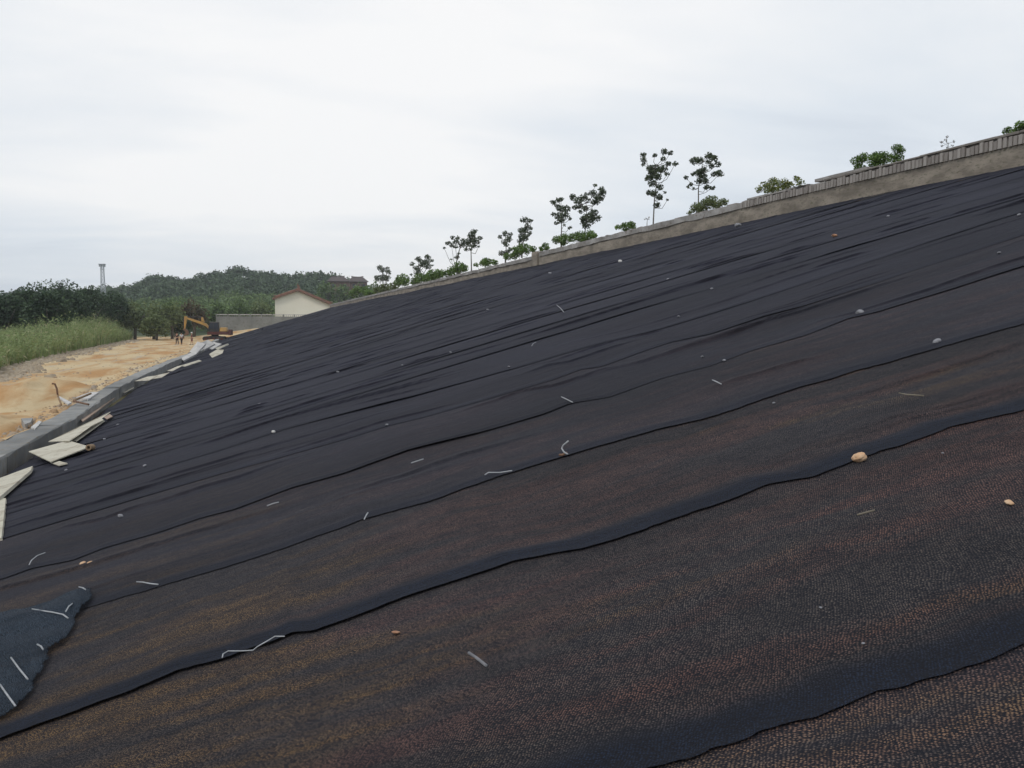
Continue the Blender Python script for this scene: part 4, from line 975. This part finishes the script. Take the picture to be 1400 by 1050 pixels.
def clods():
    n = 1500; Y = 12 + 120 * R5.uniform(0, 1, n) ** 1.6; u = np.where(R5.uniform(0, 1, n) < 0.55, 1 - np.abs(R5.normal(0, 0.07, n)), R5.uniform(0, 1, n))
    l = np.interp(Y, [-10, 25, 50, 66, 110, 163, 200], [-9, -11, -15.5, -17, -19.5, -23, -22]); X = l + u * (kerb_x(Y) - 0.8 - l)
    base = np.array([(-1, -1, -.5), (1, -1, -.5), (1, 1, -.5), (-1, 1, -.5), (-.6, -.7, .6), (.7, -.6, .5), (.6, .7, .6), (-.7, .6, .4)])
    f = np.array([(0, 1, 5, 4), (1, 2, 6, 5), (2, 3, 7, 6), (3, 0, 4, 7), (4, 5, 6, 7)]); V = []; Q = []
    for i in range(n):
        s = R5.uniform(0.015, 0.05) * (2.2 if R5.uniform() < .05 else 1); a = R5.uniform(0, 6.28); c, sn = math.cos(a), math.sin(a)
        b = base * s * R5.uniform(0.6, 1.3, (8, 3)); b = np.column_stack([b[:, 0] * c - b[:, 1] * sn, b[:, 0] * sn + b[:, 1] * c, b[:, 2]])
        z = road_z(float(X[i]), float(Y[i])) + max(0, min(1, (u[i] - 0.80) / 0.15)) * 0.27
        V.append(b + np.array([X[i], Y[i], z + 0.3 * s])); Q.append(f + 8 * i)
    tag(mesh_np('dirt_clods', np.vstack(V), np.vstack(Q), M['clod']), 'tan and grey dirt clods scattered over the track and along the kerb', 'clods', kind='stuff')
clods()
# orange soil heap near the camera end of the track
def heap(name, c, rx, ry, h, mat, label, seed, n=40, kind=None):
    g = np.linspace(-1, 1, n); A, B = np.meshgrid(g, g, indexing='ij'); r = np.sqrt(A * A + B * B)
    Z = h * np.clip(1 - r ** 1.6, 0, 1) * (0.5 + 1.0 * fbm(A * 2.5 + seed, B * 2.5, seed, 4)) - 0.03
    o = mesh_np(name, np.stack([(A * rx).ravel(), (B * ry).ravel(), Z.ravel()], 1), grid_faces(n, n), mat, smooth=True)
    o.location = c; return tag(o, label, 'soil heap')
p = at_road(30, 545); heap('soil_heap', (p[0] + 0.3, p[1], 0), 2.6, 7.0, 0.75, M['road'], 'low orange soil heap beside the kerb and upright stake', 3)
p = at_road(5, 585); heap('soil_heap', (p[0] - 0.3, p[1] - 1, 0), 1.3, 4.5, 0.45, M['road'], 'small orange soil heap at the left edge by the kerb', 5)
p = at_Y(28, 446, 112); heap('soil_heap', (p[0], 112, 0), 5, 4, 2.0, M['soil'], 'brown soil heap under the dark trees behind the reeds', 6)

# ------------------------------------------------------------------ telecom mast
def mast():
    b = at_Y(141, 398, 440); t = at_Y(141, 361, 440); H = t[2] - b[2] + 4; root = empty('telecom_mast', (b[0], 440, b[2] - 4))
    mb = MB(); w0, w1 = 1.0, 0.6
    for sx in (-1, 1):
        for sy in (-1, 1): mb.tube([(sx * w0, sy * w0, 0), (sx * w1, sy * w1, H)], 0.12, 5)
    N = 10
    for i in range(N):
        z0, z1 = H * i / N, H * (i + 1) / N; a, c = w0 + (w1 - w0) * i / N, w0 + (w1 - w0) * (i + 1) / N
        for (p, q) in (((-1, -1), (1, -1)), ((1, -1), (1, 1)), ((1, 1), (-1, 1)), ((-1, 1), (-1, -1))):
            mb.tube([(p[0] * a, p[1] * a, z0), (q[0] * c, q[1] * c, z1)], 0.06, 4); mb.tube([(q[0] * a, q[1] * a, z0), (p[0] * c, p[1] * c, z1)], 0.06, 4)
            mb.tube([(p[0] * c, p[1] * c, z1), (q[0] * c, q[1] * c, z1)], 0.06, 4)
    mb.build('lattice', M['mast'], root)
    MB().box((0, 0, H - 0.1), (3.0, 3.0, 0.25)).build('platform', M['mast'], root)
    MB().box((0, 0, H - 2.4), (2.0, 2.0, 0.2)).build('platform', M['mast'], root)
    for k in range(6):
        a = k * math.pi / 3; MB().box((1.3 * math.cos(a), 1.3 * math.sin(a), H - 0.8), (0.3, 0.45, 1.1), a).build('antenna', M['mast'], root)
    tag(root, 'pale lattice telecom mast rising above the far left trees', 'mast')
mast()

# ------------------------------------------------------------------ cream house, grey wall, far houses
def prof_wall(px_list, Y, ybot): return [at_Y(x, y, Y) for x, y in px_list]
def house():
    Y = 205.0
    P = [at_Y(*q, Y) for q in ((376, 436), (376, 408.5), (407, 398), (452, 417), (466, 423), (466, 436))]
    c = np.array([P[0][0], Y, P[0][2]]); root = empty('cream_house', c)
    L = [Vector(p - c) for p in P]; dv = Vector((0.10, 1, 0)).normalized()
    MB().prism(L, 14.0, dv).build('wall', M['cream'], root)
    # roof slabs with overhang
    th = 0.42
    def slab(a, b, ext0, ext1):
        d = (b - a).normalized(); a2 = a - d * ext0; b2 = b + d * ext1; up = Vector((0, 0, 1))
        q = [a2 + Vector((0, -0.8, 0.03)), b2 + Vector((0, -0.8, 0.03)), b2 + Vector((0, -0.8, 0.03)) + up * th, a2 + Vector((0, -0.8, 0.03)) + up * th]
        return MB().prism(q, 15.0, dv)
    rf = slab(L[2], L[1], 0.0, 0.7).build('roof', M['tile'], root); slab(L[2] + Vector((0.002, 0, 0.004)), L[3], 0.0, 1.0).build('roof', M['tile'], root)
    # raking ridge trim along the gable and swallow-tail finials
    for a, b in ((L[2], L[1]), (L[2], L[3])):
        mb = MB(); n = 9
        pts_ = [a.lerp(b, i / (n - 1) * 1.06) + Vector((0, -0.5, th + 0.12 + (0.25 if i == n - 1 else 0))) for i in range(n)]
        mb.tube(pts_, 0.16, 6); mb.build('ridge_trim', M['tile'], root)
    for k, (dy, sc_) in enumerate(((0, 1.0), (4.5, 0.9), (9, 0.9))):
        o = L[2] + dv * dy + Vector((0.1, -0.3, th))
        MB().tube([o, o + Vector((0.05, 0, 0.5 * sc_)), o + Vector((-0.12, -0.1, 1.0 * sc_)), o + Vector((-0.05, -0.35, 1.45 * sc_))], [0.22, 0.18, 0.13, 0.05], 6).build('finial', M['tile'], root)
    MB().tube([L[2] + Vector((0, 0, th + 0.1)), L[2] + dv * 7 + Vector((0, 0, th - 0.1)), L[2] + dv * 14 + Vector((0, 0, th + 0.1))], 0.24, 6).build('ridge', M['tile'], root)
    tag(root, 'cream gabled house with red brown tiled roof and ridge finials', 'house')
house()
def panel_wall():
    Y = 192.0; a = at_Y(296, 429.5, Y); b = at_Y(420, 430.5, Y); zt = a[2]; root = empty('panel_wall', (a[0], Y, 0))
    Lw = b[0] - a[0]
    MB().box((Lw / 2, 0, (zt - 0.5) / 2), (Lw, 0.25, zt - 0.5)).build('panel', M['greywall'], root)
    x = 0.0
    while x < Lw:
        MB().box((x, -0.02, zt / 2), (0.28, 0.36, zt)).build('post', M['greywall'], root); x += 2.4
    MB().box((Lw / 2, 0, zt + 0.03 - 0.12), (Lw + 0.3, 0.2, 0.18)).build('rail', M['concrete_pale'], root)
    x = 0.6
    mb = MB()
    while x < Lw: mb.box((x, 0, zt - 0.36), (0.09, 0.1, 0.34)); x += 0.45
    mb.build('railing', M['concrete'], root)
    tag(root, 'long grey panel wall with pale railing below the cream house', 'wall')
panel_wall()
pt = at_Y(376, 432, 200)
tag(MB().box((pt[0] + 22, 225, pt[2] / 2 - 0.3), (66, 62, pt[2] - 0.1)).build('terrace', M['ground']), 'raised earth terrace under the cream house', 'terrace', kind='structure')
def far_house(px0, px1, py_eave, py_ridge, py_base, Y, label):
    a = at_Y(px0, py_base, Y); b = at_Y(px1, py_base, Y); ze = at_Y(px0, py_eave, Y)[2] - a[2]; zr = at_Y(px0, py_ridge, Y)[2] - a[2]
    w = b[0] - a[0]; d = 8.0; root = empty('temple_house', (a[0] + w / 2, Y, a[2]))
    MB().box((0, d / 2, ze / 2 - 1.0), (w * 0.86, d, ze + 2.0)).build('wall', M['redwall'], root)
    x = w / 2
    V = [(-x, -0.8, ze + .01), (x, -0.8, ze + .01), (x, d + 0.8, ze + .01), (-x, d + 0.8, ze + .01), (-x * 0.55, d * .4, zr), (x * 0.55, d * .4, zr), (x * 0.55, d * .6, zr), (-x * 0.55, d * .6, zr)]
    MB().add(V, [(3, 2, 1, 0), (0, 1, 5, 4), (1, 2, 6, 5), (2, 3, 7, 6), (3, 0, 4, 7), (4, 5, 6, 7)]).build('roof', M['darktile'], root)
    MB().tube([(-x * 0.62, d / 2, zr + 0.35), (-x * 0.4, d / 2, zr + 0.1), (0, d / 2, zr + 0.02), (x * 0.4, d / 2, zr + 0.1), (x * 0.62, d / 2, zr + 0.35)], 0.2, 5).build('ridge', M['darktile'], root)
    for k in (-0.25, 0.25): MB().box((w * k, -0.02, ze * 0.45), (w * 0.12, 0.12, ze * 0.5)).build('window', M['glass'], root)
    tag(root, label, 'house', 'dark roofed houses on the hill')
far_house(448, 479, 384.5, 377.5, 396, 322, 'dark roofed reddish house on the hill, left of the pair')
far_house(477, 504, 385, 378, 396, 330, 'dark roofed reddish house on the hill, right of the pair')

# ------------------------------------------------------------------ excavator
def excavator():
    Y = 150.0; b = at_Y(290, 464.5, Y)
    root = empty('excavator', (b[0], Y, 0.02), -0.12 + math.pi)      # +x of the machine points left in the photo
    for s in (-1, 1):
        n = 20; prof = []
        for i in range(n):
            t = 2 * math.pi * i / n; prof.append((math.cos(t) * 0.40 + (1.0 if math.cos(t) > 0 else -1.9), 0.42 + math.sin(t) * 0.40))
        tr = MB().prism([Vector((p[0], s * 0.95 - 0.25, p[1])) for p in prof], 0.5, (0, 1, 0)).build('track', M['machine'], root)
        for k in range(5): MB().tube([(-1.8 + k * 0.67, s * 1.21, 0.38), (-1.8 + k * 0.67, s * 1.27, 0.38)], 0.24, 10).build('roller', M['maroon'], tr)
    MB().box((-0.5, 0, 0.64), (1.7, 1.38, 0.5)).build('undercarriage', M['machine'], root)
    MB().tube([(-0.5, 0, 0.89), (-0.5, 0, 1.08)], 0.62, 16).build('slew_ring', M['machine'], root)
    MB().box((-1.1, 0, 1.36), (3.5, 2.3, 0.52), taper=0.97).build('body', M['maroon'], root, bevel=0.05)
    MB().box((-2.0, 0, 2.0), (1.3, 2.0, 0.72), taper=0.82).build('engine_hood', M['yellow'], root, bevel=0.06)
    MB().box((-3.1, 0, 1.5), (0.52, 2.3, 0.95), taper=0.9).build('counterweight', M['maroon'], root, bevel=0.06)
    cabp = [(0.35, 1.63), (0.42, 2.2), (0.15, 3.25), (-1.25, 3.25), (-1.3, 1.63)]
    cb = MB().prism([Vector((x, 0.1, z)) for x, z in cabp], 1.0, (0, 1, 0)).build('cab', M['machine'], root)
    MB().box((-0.55, 0.6, 3.29), (1.6, 1.1, 0.07)).build('cab_roof', M['concrete'], cb)
    MB().prism([Vector((x, 1.101, z)) for x, z in ((0.30, 2.1), (0.08, 3.1), (-0.4, 3.1), (-0.4, 2.1))], 0.02, (0, 1, 0)).build('window', M['glass'], cb)
    MB().prism([Vector((x, 1.101, z)) for x, z in ((-0.5, 2.1), (-0.5, 3.1), (-1.15, 3.1), (-1.2, 2.1))], 0.02, (0, 1, 0)).build('window', M['glass'], cb)
    def beam(pts, w, name, mat):
        top = [Vector((p[0], -w / 2 - 0.25, p[1] + p[2] / 2)) for p in pts]; bot = [Vector((p[0], -w / 2 - 0.25, p[1] - p[2] / 2)) for p in pts]
        return MB().prism(top + bot[::-1], w, (0, 1, 0)).build(name, mat, root)
    beam([(0.2, 1.9, 0.5), (0.9, 2.75, 0.55), (1.5, 3.05, 0.5), (4.2, 4.0, 0.3)], 0.42, 'boom', M['yellow'])
    MB().prism([Vector((x, -0.42, z)) for x, z in ((1.2, 3.3), (1.75, 3.45), (1.7, 4.15), (1.45, 4.1))], 0.3, (0, 1, 0)).build('cylinder_bracket', M['yellow'], root)
    MB().prism([Vector((x, -0.39, z)) for x, z in ((4.0, 4.3), (4.5, 4.3), (4.62, 2.1), (4.42, 2.1))], 0.28, (0, 1, 0)).build('stick', M['yellow'], root)
    bk = [(4.7, 2.15), (4.4, 2.15), (3.95, 1.75), (3.85, 1.2), (4.3, 0.95), (4.75, 1.05), (4.35, 1.35), (4.35, 1.7), (4.65, 1.9)]
    MB().prism([Vector((x, -0.7, z)) for x, z in bk], 0.9, (0, 1, 0)).build('bucket', M['rust'], root)
    for a, c in (((0.6, 1.8), (1.3, 2.8)), ((1.6, 4.05), (4.1, 4.25)), ((4.6, 4.0), (4.75, 2.3))):
        MB().tube([(a[0], -0.25, a[1]), ((a[0] + c[0]) / 2, -0.25, (a[1] + c[1]) / 2), (c[0], -0.25, c[1])], [0.09, 0.09, 0.05], 8).build('hydraulic_cylinder', M['machine'], root)
    tag(root, 'yellow crawler excavator with dark cab and raised boom on the track', 'excavator')
excavator()

# ------------------------------------------------------------------ people far along the track
def skin_mesh(name, nodes, edges, mat, parent, sub=1, root_i=0):
    me = bpy.data.meshes.new(name); me.from_pydata([n[:3] for n in nodes], edges, [])
    o = link_mesh(name, me, mat, parent)
    md = o.modifiers.new('skin', 'SKIN'); md.use_smooth_shade = True
    for i, n in enumerate(nodes):
        r = n[3] if isinstance(n[3], tuple) else (n[3], n[3])
        me.skin_vertices[0].data[i].radius = r; me.skin_vertices[0].data[i].use_root = (i == root_i)
    if sub:
        s = o.modifiers.new('sub', 'SUBSURF'); s.levels = sub; s.render_levels = sub
    return o
def person(px, py, Y, rz, step, arm, shirt, trousers, head, label, shorts=False):
    b = at_Y(px, py, Y); g = road_z(b[0], Y); root = empty('person', (b[0], Y, g + 0.02), rz)
    s = step
    N = [(0, 0, 0.95, (0.15, 0.11)), (0, 0.01, 1.15, (0.14, 0.10)), (0, 0, 1.36, (0.17, 0.10)), (0, 0, 1.48, 0.06), (0, 0.01, 1.57, (0.072, 0.08)), (0, 0.015, 1.66, (0.078, 0.095)), (0, 0.01, 1.73, (0.05, 0.06))]
    E_ = [(0, 1), (1, 2), (2, 3), (3, 4), (4, 5), (5, 6)]
    N += [(0, 0.105, 1.63, 0.014)]; E_ += [(5, 7)]                # nose
    for sd_ in (-1, 1):
        i = len(N); st_ = s * sd_
        N += [(sd_ * 0.10, 0, 0.86, 0.085), (sd_ * 0.11, st_ * 0.5 + 0.03, 0.48, 0.058), (sd_ * 0.11, st_, 0.09, 0.04), (sd_ * 0.12, st_ + 0.14, 0.035, (0.04, 0.03))]
        E_ += [(0, i), (i, i + 1), (i + 1, i + 2), (i + 2, i + 3)]
        i = len(N); a = arm if sd_ > 0 else -s * 0.5
        el = (sd_ * 0.25, a * 0.4 - 0.02, 1.12); wr = (sd_ * (0.25 - abs(a) * 0.15), a + 0.06, 0.90 + abs(a) * 0.35)
        N += [(sd_ * 0.19, 0, 1.40, 0.055), (*el, 0.042), (*wr, 0.03)]; E_ += [(2, i), (i, i + 1), (i + 1, i + 2)]
        dr = (Vector(wr) - Vector(el)).normalized(); pm = Vector(wr) + dr * 0.08
        j = len(N); N += [(*pm, 0.026)]; E_ += [(i + 2, j)]
        for f_ in range(4):
            k = len(N); off = Vector((0, (f_ - 1.5) * 0.018, 0)); ln = (0.065, 0.078, 0.073, 0.055)[f_]
            q1 = pm + off + dr * (0.03 + ln * .5); q2 = q1 + dr * ln * 0.45 + Vector((-sd_ * 0.02, 0, 0)); N += [(*q1, 0.009), (*q2, 0.008)]; E_ += [(j, k), (k, k + 1)]
        k = len(N); th_ = Vector(wr) + dr * 0.05 + Vector((0, 0.04, 0)); N += [(*th_, 0.010), (*(th_ + dr * 0.035 + Vector((0, 0.012, 0))), 0.009)]; E_ += [(j, k), (k, k + 1)]
    skin_mesh('body', N, E_, M['skin'], root)
    T = [(0, 0, 0.98, (0.165, 0.125))]; TE = []
    for sd_ in (-1, 1):
        i = len(T); st_ = s * sd_; zb = 0.5 if shorts else 0.11
        T += [(sd_ * 0.10, 0, 0.85, 0.105)]; TE += [(0, i)]
        if shorts: T += [(sd_ * 0.11, st_ * 0.45, 0.52, 0.09)]; TE += [(i, i + 1)]
        else: T += [(sd_ * 0.11, st_ * 0.5 + 0.03, 0.48, 0.078), (sd_ * 0.11, st_, zb, 0.062)]; TE += [(i, i + 1), (i + 1, i + 2)]
    skin_mesh('shorts' if shorts else 'trousers', T, TE, M[trousers], root)
    S_ = [(0, 0, 0.97, (0.17, 0.13)), (0, 0.01, 1.15, (0.16, 0.12)), (0, 0, 1.37, (0.185, 0.12)), (0, 0, 1.46, 0.08)]; SE = [(0, 1), (1, 2), (2, 3)]
    for sd_ in (-1, 1):
        i = len(S_); a = arm if sd_ > 0 else -s * 0.5
        S_ += [(sd_ * 0.195, 0, 1.40, 0.07), (sd_ * 0.24, a * 0.33 - 0.015, 1.17, 0.06)]; SE += [(2, i), (i, i + 1)]
    skin_mesh('shirt', S_, SE, M[shirt], root)
    bm = bmesh.new(); bmesh.ops.create_uvsphere(bm, u_segments=16, v_segments=10, radius=0.115)
    bmesh.ops.delete(bm, geom=[v for v in bm.verts if v.co.z < (-0.005 if head == 'helmet' else -0.05) and (v.co.y > -0.02 or v.co.z < -0.09)], context='VERTS')
    for v in bm.verts: v.co = Vector((v.co.x * 0.95, v.co.y * 1.12, v.co.z))
    me = bpy.data.meshes.new(head); bm.to_mesh(me); bm.free(); h = link_mesh(head, me, M[head], root, True); h.location = (0, 0.0, 1.695)
    sh = MB()
    for sd_ in (-1, 1):
        q = MB().box((sd_ * 0.115, s * sd_ + 0.07, 0.045), (0.1, 0.28, 0.09), taper=0.8).build('shoe', M['cl_dark'], root, bevel=0.02)
        ey = MB().box((sd_ * 0.032, 0.104, 1.665), (0.022, 0.012, 0.012)).build('eye', M['hair'], root)
    return tag(root, label, 'person')
person(242.5, 471, 127, 2.6, 0.10, 0.15, 'cl_dark', 'cl_dark', 'hair', 'person in all dark clothes standing left of the others on the track')
person(248.5, 471, 126, 0.6, 0.16, -0.1, 'cl_white', 'cl_dark', 'hair', 'person in a white shirt and dark trousers beside the dark clad one')
person(262.5, 472.5, 122, 1.7, 0.14, 0.22, 'cl_maroon', 'cl_maroon', 'helmet', 'person in a white helmet, maroon shirt and shorts near the slabs', True)

# ------------------------------------------------------------------ air between the camera and the hill
hz = MB().box((50, 550, 39), (1960, 1560, 84)).build('haze', None)
hm = bpy.data.materials.new('thin_air'); hm.use_nodes = True
hm.node_tree.nodes.remove(hm.node_tree.nodes['Principled BSDF'])
pv = hm.node_tree.nodes.new('ShaderNodeVolumePrincipled'); pv.inputs['Color'].default_value = (0.93, 0.96, 1.0, 1)
pv.inputs['Density'].default_value = 0.00028
hm.node_tree.links.new(pv.outputs[0], hm.node_tree.nodes['Material Output'].inputs['Volume'])
hz.data.materials.append(hm); hz['kind'] = 'stuff'; hz['label'] = 'thin pale haze over the whole valley'
